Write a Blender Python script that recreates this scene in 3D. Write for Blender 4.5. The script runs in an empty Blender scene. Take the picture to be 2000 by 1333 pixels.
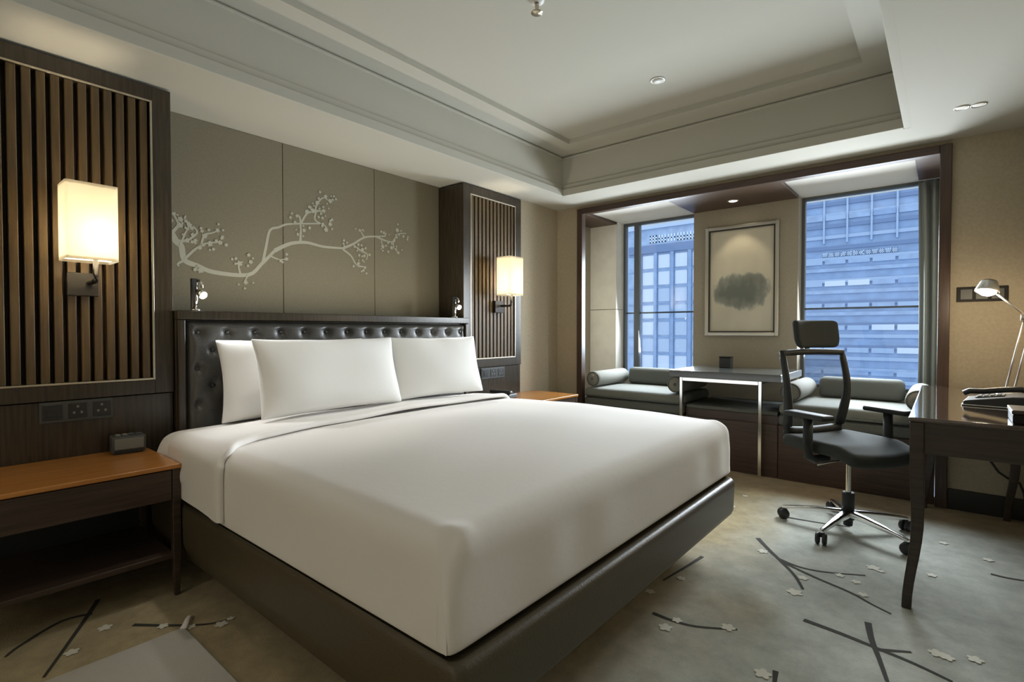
import bpy, bmesh, math, random
from mathutils import Vector, Matrix
random.seed(7)
COL = bpy.context.scene.collection
PI = math.pi

# ------------------------------------------------------------------ materials
def mat(name, color, rough=0.5, metal=0.0, emit=None, estr=0.0, noise=0.0, nscale=20.0, bump=0.0, bscale=80.0, spec=None, sheen=0.0, coat=0.0, stretch=None, color2=None):
    m = bpy.data.materials.new(name); m.use_nodes = True
    nt = m.node_tree; b = nt.nodes['Principled BSDF']
    b.inputs['Base Color'].default_value = (*color, 1)
    b.inputs['Roughness'].default_value = rough
    b.inputs['Metallic'].default_value = metal
    if spec is not None: b.inputs['Specular IOR Level'].default_value = spec
    if sheen: b.inputs['Sheen Weight'].default_value = sheen
    if coat:
        b.inputs['Coat Weight'].default_value = coat; b.inputs['Coat Roughness'].default_value = 0.08
    if emit:
        b.inputs['Emission Color'].default_value = (*emit, 1); b.inputs['Emission Strength'].default_value = estr
    if noise or bump or color2:
        tc = nt.nodes.new('ShaderNodeTexCoord'); mp = nt.nodes.new('ShaderNodeMapping')
        nt.links.new(tc.outputs['Object'], mp.inputs['Vector'])
        if stretch: mp.inputs['Scale'].default_value = stretch
    if noise or color2:
        n = nt.nodes.new('ShaderNodeTexNoise'); n.inputs['Scale'].default_value = nscale; n.inputs['Detail'].default_value = 6
        nt.links.new(mp.outputs['Vector'], n.inputs['Vector'])
        r = nt.nodes.new('ShaderNodeValToRGB')
        c2 = color2 or tuple(min(1, c * (1 + noise)) for c in color)
        c1 = color if color2 else tuple(c * (1 - noise) for c in color)
        r.color_ramp.elements[0].position = 0.35; r.color_ramp.elements[1].position = 0.65
        r.color_ramp.elements[0].color = (*c1, 1); r.color_ramp.elements[1].color = (*c2, 1)
        nt.links.new(n.outputs['Fac'], r.inputs['Fac']); nt.links.new(r.outputs['Color'], b.inputs['Base Color'])
    if bump:
        n2 = nt.nodes.new('ShaderNodeTexNoise'); n2.inputs['Scale'].default_value = bscale; n2.inputs['Detail'].default_value = 4
        nt.links.new(mp.outputs['Vector'], n2.inputs['Vector'])
        bp = nt.nodes.new('ShaderNodeBump'); bp.inputs['Strength'].default_value = bump; bp.inputs['Distance'].default_value = 0.01
        nt.links.new(n2.outputs['Fac'], bp.inputs['Height']); nt.links.new(bp.outputs['Normal'], b.inputs['Normal'])
    return m

WOODV = (14, 14, 0.8)   # vertical grain
WOODY = (14, 0.8, 14)   # grain along y
WOODX = (0.8, 14, 14)
M = {}
M['ceiling'] = mat('ceiling_paint', (.50, .49, .43), .9)
M['wallpaper'] = mat('beige_wallpaper', (.40, .345, .25), .85, noise=.05, nscale=60, bump=.08, bscale=300)
M['bay_paint'] = mat('bay_ceiling_paint', (.78, .76, .71), .9)
M['cream'] = mat('cream_wallpaper', (.72, .67, .57), .85, noise=.05, nscale=60)
M['pier'] = mat('taupe_wallpaper', (.34, .30, .23), .85, noise=.04, nscale=60, bump=.08, bscale=300)
M['palepanel'] = mat('pale_stone', (.84, .81, .74), .8, noise=.04, nscale=9)
M['panel'] = mat('olive_panel_cloth', (.195, .174, .120), .9, noise=.06, nscale=120, bump=.15, bscale=500)
M['mural'] = mat('mural_thread', (.38, .375, .305), .8)
M['darkwood'] = mat('dark_wood', (.040, .030, .019), .27, noise=.25, nscale=6, stretch=WOODV)
M['slat'] = mat('slat_wood', (.088, .054, .018), .5, noise=.25, nscale=6, stretch=WOODV)
M['slatback'] = mat('slat_backing', (.046, .032, .017), .6)
M['brass'] = mat('champagne_metal', (.62, .56, .45), .3, 1.0)
M['redwood'] = mat('red_brown_wood', (.055, .030, .019), .38, noise=.25, nscale=6, stretch=WOODV)
M['redwoodx'] = mat('red_brown_wood_long', (.055, .030, .019), .4, noise=.25, nscale=6, stretch=WOODX)
M['soffitwood'] = mat('soffit_wood', (.075, .042, .026), .45, noise=.2, nscale=6, stretch=WOODX)
M['leather'] = mat('grey_brown_leather', (.060, .057, .050), .36, bump=.12, bscale=140)
M['bedleather'] = mat('olive_brown_leather', (.076, .060, .034), .40, bump=.12, bscale=140)
M['button'] = mat('button_leather', (.03, .028, .025), .4)
M['linen'] = mat('white_linen', (.84, .805, .765), .85, sheen=.1, bump=.05, bscale=40)
M['pillow'] = mat('white_pillow_cotton', (.80, .79, .755), .85, sheen=.2, bump=.12, bscale=14)
M['nighttop'] = mat('amber_wood_top', (.50, .205, .045), .22, noise=.07, nscale=5, stretch=WOODY, coat=.3)
M['nightwood'] = mat('nightstand_wood', (.058, .037, .026), .36, noise=.25, nscale=5, stretch=WOODY)
M['black'] = mat('black_plastic', (.02, .021, .021), .4)
M['dkgrey'] = mat('dark_grey_plastic', (.06, .065, .062), .45)
M['grey'] = mat('grey_plastic', (.20, .20, .185), .45)
M['chrome'] = mat('chrome', (.80, .80, .78), .14, 1.0)
M['steel'] = mat('brushed_steel', (.62, .60, .55), .32, 1.0)
M['bronze'] = mat('dark_bronze', (.009, .0075, .005), .55, .0, spec=.25)
M['greyfab'] = mat('grey_green_fabric', (.12, .128, .115), .9, noise=.10, nscale=200, bump=.2, bscale=400)
M['lightfab'] = mat('pale_grey_fabric', (.185, .192, .17), .9, bump=.2, bscale=300)
M['bolster'] = mat('bolster_fabric', (.26, .258, .23), .9, bump=.2, bscale=300)
M['curtain'] = mat('grey_curtain', (.24, .255, .235), .9, bump=.1, bscale=200, sheen=.2)
M['chairfab'] = mat('charcoal_chair_fabric', (.045, .050, .046), .9, bump=.15, bscale=500, spec=.2)
M['chairblk'] = mat('charcoal_chair_plastic', (.026, .029, .028), .6, spec=.35)
M['deskwood'] = mat('desk_dark_wood', (.040, .028, .021), .33, noise=.25, nscale=6, stretch=WOODX)
M['desktop'] = mat('polished_desk_top', (.06, .038, .027), .07, noise=.2, nscale=5, stretch=WOODY, coat=1.0)
M['ctable'] = mat('dark_grey_lacquer', (.055, .060, .056), .22, coat=.4)
M['mat_cloth'] = mat('pale_floor_mat_cloth', (.52, .50, .45), .95, bump=.3, bscale=250)
M['base'] = mat('black_baseboard', (.012, .012, .011), .4)
M['frame_silver'] = mat('silver_frame', (.55, .53, .47), .3, 1.0)
M['frame_dark'] = mat('frame_dark', (.03, .028, .022), .4)
M['mount'] = mat('picture_paper', (.60, .56, .43), .5)
M['alu'] = mat('window_aluminium', (.10, .115, .125), .5, .0)
def shademat():
    m = bpy.data.materials.new('translucent_shade_cloth'); m.use_nodes = True; nt = m.node_tree
    nt.nodes.clear(); N = nt.nodes.new; L = nt.links.new
    o = N('ShaderNodeOutputMaterial'); t = N('ShaderNodeBsdfTranslucent'); t.inputs[0].default_value = (.85, .82, .74, 1)
    d = N('ShaderNodeBsdfDiffuse'); d.inputs[0].default_value = (.8, .76, .66, 1)
    mx = N('ShaderNodeMixShader'); mx.inputs[0].default_value = .25
    L(t.outputs[0], mx.inputs[1]); L(d.outputs[0], mx.inputs[2]); L(mx.outputs[0], o.inputs[0])
    return m
M['shade'] = shademat()
M['bulb'] = mat('warm_bulb', (1, 1, 1), .3, emit=(1, .84, .60), estr=290)
M['lens'] = mat('lit_lens', (1, 1, 1), .3, emit=(.95, .98, 1), estr=30)
M['lensw'] = mat('lit_lens_warm', (1, 1, 1), .3, emit=(1, .88, .68), estr=18)
M['lensdim'] = mat('dim_lens', (.8, .8, .78), .2, emit=(1, .95, .85), estr=.25)
M['white'] = mat('white_plastic', (.75, .75, .72), .4)
M['line'] = mat('carpet_branch', (.045, .043, .034), .95)
M['blossom'] = mat('carpet_blossom', (.72, .70, .60), .95)

def carpet():
    m = bpy.data.materials.new('patterned_carpet'); m.use_nodes = True
    nt = m.node_tree; b = nt.nodes['Principled BSDF']; b.inputs['Roughness'].default_value = .95; b.inputs['Specular IOR Level'].default_value = .15
    N = nt.nodes.new; L = nt.links.new
    geo = N('ShaderNodeNewGeometry')
    sep = N('ShaderNodeSeparateXYZ'); L(geo.outputs['Position'], sep.inputs[0])
    big = N('ShaderNodeTexNoise'); big.inputs['Scale'].default_value = .75; big.inputs['Detail'].default_value = 5; big.inputs['Roughness'].default_value = .55
    L(geo.outputs['Position'], big.inputs['Vector'])
    # dyed fields: tan cloth towards the headboard wall, grey in the middle of the room, a tan border along the window seat
    mx = N('ShaderNodeMapRange'); mx.inputs[1].default_value = 2.6; mx.inputs[2].default_value = 1.7; mx.inputs[3].default_value = -.35; mx.inputs[4].default_value = .35
    L(sep.outputs['X'], mx.inputs[0])
    add = N('ShaderNodeMath'); add.operation = 'ADD'; L(big.outputs['Fac'], add.inputs[0]); L(mx.outputs[0], add.inputs[1])
    rp = N('ShaderNodeValToRGB'); rp.color_ramp.elements[0].position = .38; rp.color_ramp.elements[1].position = .68
    rp.color_ramp.elements[0].color = (.47, .48, .43, 1); rp.color_ramp.elements[1].color = (.42, .345, .21, 1)
    L(add.outputs[0], rp.inputs['Fac'])
    bd = N('ShaderNodeMapRange'); bd.inputs[1].default_value = 3.68; bd.inputs[2].default_value = 3.86; L(sep.outputs['Y'], bd.inputs[0])
    mix = N('ShaderNodeMixRGB'); L(bd.outputs[0], mix.inputs['Fac']); L(rp.outputs['Color'], mix.inputs['Color1']); mix.inputs['Color2'].default_value = (.31, .245, .16, 1)
    # mottled pile
    fn = N('ShaderNodeTexNoise'); fn.inputs['Scale'].default_value = 9; fn.inputs['Detail'].default_value = 8; fn.inputs['Roughness'].default_value = .7
    L(geo.outputs['Position'], fn.inputs['Vector'])
    fr = N('ShaderNodeMapRange'); fr.inputs[1].default_value = .3; fr.inputs[2].default_value = .7; fr.inputs[3].default_value = .78; fr.inputs[4].default_value = 1.2
    L(fn.outputs['Fac'], fr.inputs[0])
    mul = N('ShaderNodeMixRGB'); mul.blend_type = 'MULTIPLY'; mul.inputs['Fac'].default_value = 1
    L(mix.outputs['Color'], mul.inputs['Color1']); L(fr.outputs[0], mul.inputs['Color2'])
    L(mul.outputs['Color'], b.inputs['Base Color'])
    pn = N('ShaderNodeTexNoise'); pn.inputs['Scale'].default_value = 260; L(geo.outputs['Position'], pn.inputs['Vector'])
    bp = N('ShaderNodeBump'); bp.inputs['Strength'].default_value = .35; bp.inputs['Distance'].default_value = .006
    L(pn.outputs['Fac'], bp.inputs['Height']); L(bp.outputs['Normal'], b.inputs['Normal'])
    return m
M['carpet'] = carpet()

def glassmat(name, tint, refl=.08):
    m = bpy.data.materials.new(name); m.use_nodes = True; nt = m.node_tree
    nt.nodes.clear(); N = nt.nodes.new; L = nt.links.new
    o = N('ShaderNodeOutputMaterial'); t = N('ShaderNodeBsdfTransparent'); t.inputs[0].default_value = (*tint, 1)
    g = N('ShaderNodeBsdfGlossy'); g.inputs['Roughness'].default_value = .02
    f = N('ShaderNodeFresnel'); f.inputs['IOR'].default_value = 1.45
    mx = N('ShaderNodeMixShader'); L(f.outputs[0], mx.inputs[0]); L(t.outputs[0], mx.inputs[1]); L(g.outputs[0], mx.inputs[2]); L(mx.outputs[0], o.inputs[0])
    return m
M['glass'] = glassmat('window_glass', (.90, .95, 1.0))
def meshmat():
    m = bpy.data.materials.new('chair_mesh_weave'); m.use_nodes = True; nt = m.node_tree
    nt.nodes.clear(); N = nt.nodes.new; L = nt.links.new
    o = N('ShaderNodeOutputMaterial'); t = N('ShaderNodeBsdfTransparent'); t.inputs[0].default_value = (1, 1, 1, 1)
    d = N('ShaderNodeBsdfPrincipled'); d.inputs['Base Color'].default_value = (.03, .033, .036, 1); d.inputs['Roughness'].default_value = .7
    mx = N('ShaderNodeMixShader'); mx.inputs[0].default_value = .45
    L(t.outputs[0], mx.inputs[1]); L(d.outputs[0], mx.inputs[2]); L(mx.outputs[0], o.inputs[0])
    return m
M['meshback'] = meshmat()
def inkmat():
    """paper with an ink landscape: grey-green tree mass low in the sheet, pale mist, bare paper"""
    m = bpy.data.materials.new('ink_landscape'); m.use_nodes = True; nt = m.node_tree
    b = nt.nodes['Principled BSDF']; b.inputs['Roughness'].default_value = .45; N = nt.nodes.new; L = nt.links.new
    tc = N('ShaderNodeTexCoord'); sp = N('ShaderNodeSeparateXYZ'); L(tc.outputs['Generated'], sp.inputs[0])
    n = N('ShaderNodeTexNoise'); n.inputs['Scale'].default_value = 7; n.inputs['Detail'].default_value = 8; L(tc.outputs['Generated'], n.inputs['Vector'])
    # band centred z .36, half height .11, with ragged top; sides fade
    def math1(op, a, bb=None):
        k = N('ShaderNodeMath'); k.operation = op
        for i, v in enumerate((a, bb)):
            if v is None: continue
            if isinstance(v, (int, float)): k.inputs[i].default_value = v
            else: L(v, k.inputs[i])
        return k.outputs[0]
    zc = math1('SUBTRACT', sp.outputs['Z'], .39)
    zc = math1('DIVIDE', math1('ABSOLUTE', zc), .19)
    xc = math1('DIVIDE', math1('ABSOLUTE', math1('SUBTRACT', sp.outputs['X'], .50)), .46)
    v = math1('SUBTRACT', 1.0, math1('ADD', math1('POWER', zc, 2.0), math1('POWER', xc, 3.5)))
    v = math1('ADD', v, math1('MULTIPLY', math1('SUBTRACT', n.outputs['Fac'], .5), 1.9))
    r = N('ShaderNodeValToRGB'); e = r.color_ramp.elements
    e[0].position = .05; e[0].color = (.56, .52, .41, 1); e[1].position = .95; e[1].color = (.15, .165, .14, 1)
    k = e.new(.22); k.color = (.40, .395, .32, 1); k = e.new(.42); k.color = (.24, .25, .21, 1)
    L(v, r.inputs['Fac'])
    n2 = N('ShaderNodeTexNoise'); n2.inputs['Scale'].default_value = 2.2; L(tc.outputs['Generated'], n2.inputs['Vector'])
    mr = N('ShaderNodeMapRange'); mr.inputs[1].default_value = .3; mr.inputs[2].default_value = .7; mr.inputs[3].default_value = .88; mr.inputs[4].default_value = 1.08; L(n2.outputs['Fac'], mr.inputs[0])
    mu = N('ShaderNodeMixRGB'); mu.blend_type = 'MULTIPLY'; mu.inputs['Fac'].default_value = 1; L(r.outputs['Color'], mu.inputs['Color1']); L(mr.outputs[0], mu.inputs['Color2'])
    L(mu.outputs['Color'], b.inputs['Base Color'])
    return m
M['ink'] = inkmat()
M['facade'] = mat('blue_glass_facade', (.20, .305, .49), .5, noise=.12, nscale=.5)
M['facade2'] = mat('blue_glass_facade_pale', (.26, .365, .54), .5, noise=.12, nscale=.6)
M['band'] = mat('facade_band', (.29, .40, .57), .5)
M['banddark'] = mat('facade_dark_band', (.12, .19, .34), .5)
M['pane'] = mat('facade_window', (.37, .47, .62), .4)
M['pane2'] = mat('facade_window_bright', (.52, .60, .71), .4)
M['sign'] = mat('sign_letters', (.55, .66, .82), .5)

# ------------------------------------------------------------------ mesh helpers
def obj(name, bm, m=None, parent=None, smooth=False, bevel=0.0, seg=2, sub=0, loc=None, angle=35):
    me = bpy.data.meshes.new(name)
    bmesh.ops.recalc_face_normals(bm, faces=bm.faces)
    bm.to_mesh(me); bm.free()
    o = bpy.data.objects.new(name, me); COL.objects.link(o)
    ms = m if isinstance(m, (list, tuple)) else [m]
    for k in ms:
        if k: me.materials.append(M[k])
    if smooth:
        for p in me.polygons: p.use_smooth = True
    if bevel:
        b = o.modifiers.new('bevel', 'BEVEL'); b.width = bevel; b.segments = seg; b.limit_method = 'ANGLE'; b.angle_limit = math.radians(angle)
        if hasattr(b, 'harden_normals'): b.harden_normals = False
        for p in me.polygons: p.use_smooth = True
        w = o.modifiers.new('wn', 'WEIGHTED_NORMAL'); w.keep_sharp = True
    if sub:
        s = o.modifiers.new('sub', 'SUBSURF'); s.levels = sub; s.render_levels = sub
    if parent: o.parent = parent
    if loc: o.location = loc
    return o
def tag(o, label, cat, group=None, kind=None):
    o['label'] = label; o['category'] = cat
    if group: o['group'] = group
    if kind: o['kind'] = kind
    return o
def thing(name, label, cat, loc=(0, 0, 0), rz=0, group=None):
    o = bpy.data.objects.new(name, None); COL.objects.link(o)
    o.empty_display_size = .1; o.location = loc; o.rotation_euler = (0, 0, rz)
    return tag(o, label, cat, group)
def struct(name, bm, m, parent=None, **k):
    o = obj(name, bm, m, parent, **k)
    o['kind'] = 'structure'
    return o
def B(): return bmesh.new()
def box(bm, x0, x1, y0, y1, z0, z1, mi=0):
    v = [bm.verts.new(p) for p in ((x0, y0, z0), (x1, y0, z0), (x1, y1, z0), (x0, y1, z0), (x0, y0, z1), (x1, y0, z1), (x1, y1, z1), (x0, y1, z1))]
    for f in ((0, 3, 2, 1), (4, 5, 6, 7), (0, 1, 5, 4), (1, 2, 6, 5), (2, 3, 7, 6), (3, 0, 4, 7)):
        bm.faces.new([v[i] for i in f]).material_index = mi
    return bm
def bx(*a): return box(B(), *a)
def tube(bm, pts, r, n=10, closed=False, ry=None, cap=True, mi=0):
    """sweep a (possibly flattened) circle along pts; r scalar or list"""
    pts = [Vector(p) for p in pts]; k = len(pts); rings = []
    for i, p in enumerate(pts):
        a = pts[(i - 1) % k] if (closed or i) else p; c = pts[(i + 1) % k] if (closed or i < k - 1) else p
        t = (c - a).normalized()
        up = Vector((0, 0, 1)) if abs(t.z) < .9 else Vector((1, 0, 0))
        s = t.cross(up).normalized(); u = s.cross(t)
        rr = r[i] if isinstance(r, (list, tuple)) else r; r2 = rr if ry is None else ry
        rings.append([bm.verts.new(p + s * rr * math.cos(2 * PI * j / n) + u * r2 * math.sin(2 * PI * j / n)) for j in range(n)])
    for i in range(k if closed else k - 1):
        A, C = rings[i], rings[(i + 1) % k]
        for j in range(n): bm.faces.new((A[j], A[(j + 1) % n], C[(j + 1) % n], C[j])).material_index = mi
    if cap and not closed:
        bm.faces.new(list(reversed(rings[0]))).material_index = mi; bm.faces.new(rings[-1]).material_index = mi
    return bm
def lathe(bm, prof, n=24, c=(0, 0, 0), axis='z', mi=0):
    """prof: list of (radius, height) along the axis"""
    rings = []
    for r, h in prof:
        ring = []
        for j in range(n):
            a = 2 * PI * j / n; u, v = r * math.cos(a), r * math.sin(a)
            p = {'z': (u, v, h), 'x': (h, u, v), 'y': (u, h, v)}[axis]
            ring.append(bm.verts.new(Vector(p) + Vector(c)))
        rings.append(ring)
    for A, C in zip(rings, rings[1:]):
        for j in range(n): bm.faces.new((A[j], A[(j + 1) % n], C[(j + 1) % n], C[j])).material_index = mi
    bm.faces.new(list(reversed(rings[0]))).material_index = mi; bm.faces.new(rings[-1]).material_index = mi
    return bm
def sweep_poly(bm, pts, prof):
    """sweep a closed 2D profile list [(side, up)] along pts (horizontal-ish path)"""
    pts = [Vector(p) for p in pts]; rings = []
    for i, p in enumerate(pts):
        t = (pts[min(i + 1, len(pts) - 1)] - pts[max(i - 1, 0)]).normalized()
        s = t.cross(Vector((0, 0, 1))).normalized(); u = s.cross(t)
        rings.append([bm.verts.new(p + s * a + u * b) for a, b in prof])
    n = len(prof)
    for A, C in zip(rings, rings[1:]):
        for j in range(n): bm.faces.new((A[j], A[(j + 1) % n], C[(j + 1) % n], C[j]))
    bm.faces.new(list(reversed(rings[0]))); bm.faces.new(rings[-1])
    return bm
def rounded(bm, x0, x1, y0, y1, z0, z1, r, n=(14, 14, 8), rb=None, crown=0.0, fn=None):
    """soft block: corner radius r on top and sides, rb at the bottom, optional crown on the top face and a displacement fn(v)"""
    rb = r if rb is None else rb
    tmp = bmesh.new()
    nx, ny, nz = n
    def lin(a, b, k, r1, r2):
        # sample points concentrated in the rounded ends
        e = [a + r1 * (1 - math.cos(PI / 2 * i / 4)) for i in range(4)] if r1 else [a]
        g = [b - r2 * (1 - math.cos(PI / 2 * i / 4)) for i in range(3, -1, -1)] if r2 else [b]
        m = [a + r1 + (b - r2 - a - r1) * i / k for i in range(k + 1)]
        out = []
        for q in e + m + g:
            if not out or q - out[-1] > 1e-5: out.append(q)
        return out
    X, Y, Z = lin(x0, x1, nx, r, r), lin(y0, y1, ny, r, r), lin(z0, z1, nz, rb, r)
    cache = {}
    def V(i, j, k):
        key = (i, j, k)
        if key not in cache:
            p = Vector((X[i], Y[j], Z[k]))
            rr = r if p.z > (z0 + z1) / 2 else max(rb, 1e-6)
            q = Vector((min(max(p.x, x0 + r), x1 - r), min(max(p.y, y0 + r), y1 - r), min(max(p.z, z0 + rb), z1 - r)))
            d = p - q
            if d.length > 1e-9:
                m = Vector((d.x / r, d.y / r, d.z / (r if d.z > 0 else max(rb, 1e-6))))
                # map cube shell to sphere shell
                m = m.normalized() * max(abs(m.x), abs(m.y), abs(m.z))
                p = q + Vector((m.x * r, m.y * r, m.z * (r if d.z > 0 else rb)))
            if crown:
                u = (p.x - x0) / (x1 - x0) * 2 - 1; v = (p.y - y0) / (y1 - y0) * 2 - 1; w = (p.z - z0) / (z1 - z0)
                p.z += crown * (1 - u * u) * (1 - v * v) * w
            if fn: p = fn(p)
            cache[key] = bm.verts.new(p)
        return cache[key]
    I, J, K = len(X) - 1, len(Y) - 1, len(Z) - 1
    for i in range(I):
        for j in range(J):
            bm.faces.new((V(i, j, 0), V(i, j + 1, 0), V(i + 1, j + 1, 0), V(i + 1, j, 0)))
            bm.faces.new((V(i, j, K), V(i + 1, j, K), V(i + 1, j + 1, K), V(i, j + 1, K)))
    for i in range(I):
        for k in range(K):
            bm.faces.new((V(i, 0, k), V(i + 1, 0, k), V(i + 1, 0, k + 1), V(i, 0, k + 1)))
            bm.faces.new((V(i, J, k), V(i, J, k + 1), V(i + 1, J, k + 1), V(i + 1, J, k)))
    for j in range(J):
        for k in range(K):
            bm.faces.new((V(0, j, k), V(0, j, k + 1), V(0, j + 1, k + 1), V(0, j + 1, k)))
            bm.faces.new((V(I, j, k), V(I, j + 1, k), V(I, j + 1, k + 1), V(I, j, k + 1)))
    tmp.free()
    return bm
def smoothstep(a, b, x):
    t = min(1, max(0, (x - a) / (b - a))); return t * t * (3 - 2 * t)
FL= [[(2.161, 2.919), (2.245, 2.797), (2.321, 2.696), (2.403, 2.577), (2.458, 2.461)], [(2.305, 2.719), (2.399, 2.685), (2.5, 2.702), (2.647, 2.781)], [(2.321, 2.696), (2.473, 2.617), (2.615, 2.559), (2.691, 2.505), (2.76, 2.465)], [(2.509, 2.201), (2.627, 2.187), (2.721, 2.169), (2.835, 2.145), (2.938, 2.108)], [(2.698, 2.336), (2.72, 2.215), (2.749, 2.108), (2.782, 1.977)], [(2.744, 2.158), (2.778, 2.18), (2.832, 2.214)], [(2.048, 1.879), (2.121, 1.876), (2.212, 1.895), (2.335, 1.972)], [(2.016, 2.507), (1.997, 2.348), (1.97, 2.153)], [(0.265, 0.519), (0.389, 0.46), (0.548, 0.38), (0.73, 0.287)], [(0.595, 0.556), (0.702, 0.64), (0.797, 0.729), (0.83, 0.797)], [(3.08, 3.162), (3.135, 3.157), (3.221, 3.18)], [(0.381, 0.477), (0.359, 0.389), (0.445, 0.266), (0.494, 0.223)], [(2.501, 1.809), (2.517, 1.72)], [(2.19, 3.355), (2.37, 3.379), (2.514, 3.418)]]
FB= [(2.226, 2.758, 0.023), (2.437, 2.41, 0.028), (2.437, 2.574, 0.02), (2.559, 2.707, 0.018), (2.623, 2.681, 0.018), (2.659, 2.568, 0.018), (2.665, 2.894, 0.026), (2.127, 1.815, 0.023), (2.141, 1.888, 0.017), (2.305, 1.963, 0.023), (2.473, 1.767, 0.024), (2.9, 2.259, 0.023), (2.926, 2.253, 0.019), (2.998, 2.299, 0.021), (1.901, 3.346, 0.019), (1.906, 3.61, 0.017), (1.969, 2.025, 0.019), (2.023, 2.222, 0.018), (2.696, 2.873, 0.014), (2.916, 3.464, 0.019), (3.08, 3.345, 0.02), (2.876, 2.972, 0.018), (0.54, 0.483, 0.021), (0.634, 0.372, 0.02), (0.844, 0.768, 0.021), (0.692, 0.624, 0.017), (0.775, 0.688, 0.017), (0.831, 0.806, 0.013)]
WL= [(0.0198, [(0.956, 1.632), (0.984, 1.581), (1.008, 1.557), (1.022, 1.486), (1.083, 1.461), (1.174, 1.432), (1.357, 1.433), (1.439, 1.508), (1.518, 1.595)]), (0.0149, [(1.518, 1.595), (1.56, 1.622), (1.633, 1.657), (1.729, 1.673), (1.845, 1.661), (1.99, 1.668)]), (0.0099, [(1.99, 1.668), (2.071, 1.707), (2.163, 1.766), (2.262, 1.787), (2.339, 1.798)]), (0.0099, [(1.445, 1.518), (1.465, 1.614), (1.49, 1.717), (1.545, 1.744), (1.601, 1.772), (1.702, 1.791), (1.831, 1.812)]), (0.0099, [(1.684, 1.667), (1.688, 1.746), (1.682, 1.827), (1.662, 1.84)]), (0.0083, [(1.689, 1.789), (1.731, 1.862), (1.784, 1.888), (1.803, 1.938), (1.847, 1.987), (1.884, 1.974)]), (0.0073, [(1.795, 1.89), (1.788, 1.828), (1.853, 1.805), (1.875, 1.781)]), (0.0073, [(1.795, 1.89), (1.861, 1.898)]), (0.0083, [(1.99, 1.661), (2.054, 1.623), (2.086, 1.576), (2.111, 1.557)]), (0.0073, [(2.071, 1.703), (2.132, 1.668), (2.187, 1.649), (2.179, 1.607)]), (0.0073, [(2.111, 1.557), (2.178, 1.556)]), (0.0073, [(2.163, 1.766), (2.129, 1.812)]), (0.0083, [(2.262, 1.787), (2.339, 1.768), (2.413, 1.77), (2.451, 1.829), (2.528, 1.848)]), (0.0066, [(2.413, 1.77), (2.422, 1.725), (2.46, 1.691)]), (0.0066, [(2.307, 1.763), (2.32, 1.72)]), (0.0066, [(2.339, 1.798), (2.353, 1.826)]), (0.0099, [(0.963, 1.625), (0.993, 1.67), (0.986, 1.702), (0.969, 1.727)]), (0.0083, [(0.984, 1.587), (1.034, 1.593), (1.085, 1.642), (1.067, 1.676)]), (0.0083, [(1.025, 1.495), (1.084, 1.56), (1.136, 1.593), (1.197, 1.604)]), (0.0073, [(1.102, 1.568), (1.123, 1.634), (1.163, 1.654), (1.198, 1.673)]), (0.0083, [(1.025, 1.486), (0.99, 1.463), (0.995, 1.45)]), (0.0099, [(1.027, 1.467), (1.029, 1.412), (1.09, 1.408), (1.1, 1.432)]), (0.0073, [(1.313, 1.433), (1.302, 1.492), (1.328, 1.506)]), (0.0073, [(1.357, 1.433), (1.336, 1.392)]), (0.0066, [(1.489, 1.56), (1.543, 1.544), (1.592, 1.552)]), (0.0073, [(1.001, 1.556), (1.027, 1.634), (1.047, 1.665)])]
WB= [(0.974, 1.728), (1.003, 1.705), (1.047, 1.679), (1.059, 1.664), (1.123, 1.631), (1.19, 1.672), (1.203, 1.604), (1.149, 1.591), (1.097, 1.562), (1.036, 1.594), (1.002, 1.672), (1.308, 1.495), (1.342, 1.387), (1.592, 1.552), (1.662, 1.834), (1.731, 1.872), (1.774, 1.886), (1.803, 1.945), (1.862, 1.997), (1.896, 1.973), (1.847, 1.899), (1.839, 1.85), (1.895, 1.818), (1.864, 1.776), (1.709, 1.749), (1.667, 1.717), (2.125, 1.811), (2.112, 1.709), (2.162, 1.635), (2.111, 1.575), (2.165, 1.551), (2.145, 1.677), (2.32, 1.72), (2.33, 1.823), (2.422, 1.779), (2.451, 1.86), (2.509, 1.822), (2.46, 1.691), (2.398, 1.722), (1.998, 1.722), (1.372, 1.511), (1.1, 1.437)]

# ================================================================== THE ROOM
ZC = 2.273          # underside of the lowered ceiling
bm = B(); box(bm, -.5, 3.5, -2.4, 4.4, -.1, 0, 0)
def ribbon(bm, pts, w, plane, off, mi):
    """flat tapering strip lying on the floor (plane 'z') or on the headboard wall (plane 'x')"""
    k = len(pts); V = []
    # refine with Catmull-Rom for a natural curve
    P = []
    for i in range(k - 1):
        p0, p1, p2, p3 = pts[max(i - 1, 0)], pts[i], pts[i + 1], pts[min(i + 2, k - 1)]
        for s in range(4):
            t = s / 4
            P.append(tuple(.5 * (2 * b + (c - a) * t + (2 * a - 5 * b + 4 * c - d) * t * t + (3 * b - a - 3 * c + d) * t ** 3) for a, b, c, d in zip(p0, p1, p2, p3)))
    P.append(tuple(pts[-1])); n = len(P)
    for i, p in enumerate(P):
        a, c = P[max(i - 1, 0)], P[min(i + 1, n - 1)]
        dx, dy = c[0] - a[0], c[1] - a[1]; l = math.hypot(dx, dy) or 1
        ww = w / 2 * (1.1 - .55 * i / (n - 1))
        q = [(p[0] - dy / l * ww, p[1] + dx / l * ww), (p[0] + dy / l * ww, p[1] - dx / l * ww)]
        V.append([bm.verts.new((u, v, off) if plane == 'z' else (off, u, v)) for u, v in q])
    for A, C in zip(V, V[1:]): bm.faces.new((A[0], A[1], C[1], C[0])).material_index = mi
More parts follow.
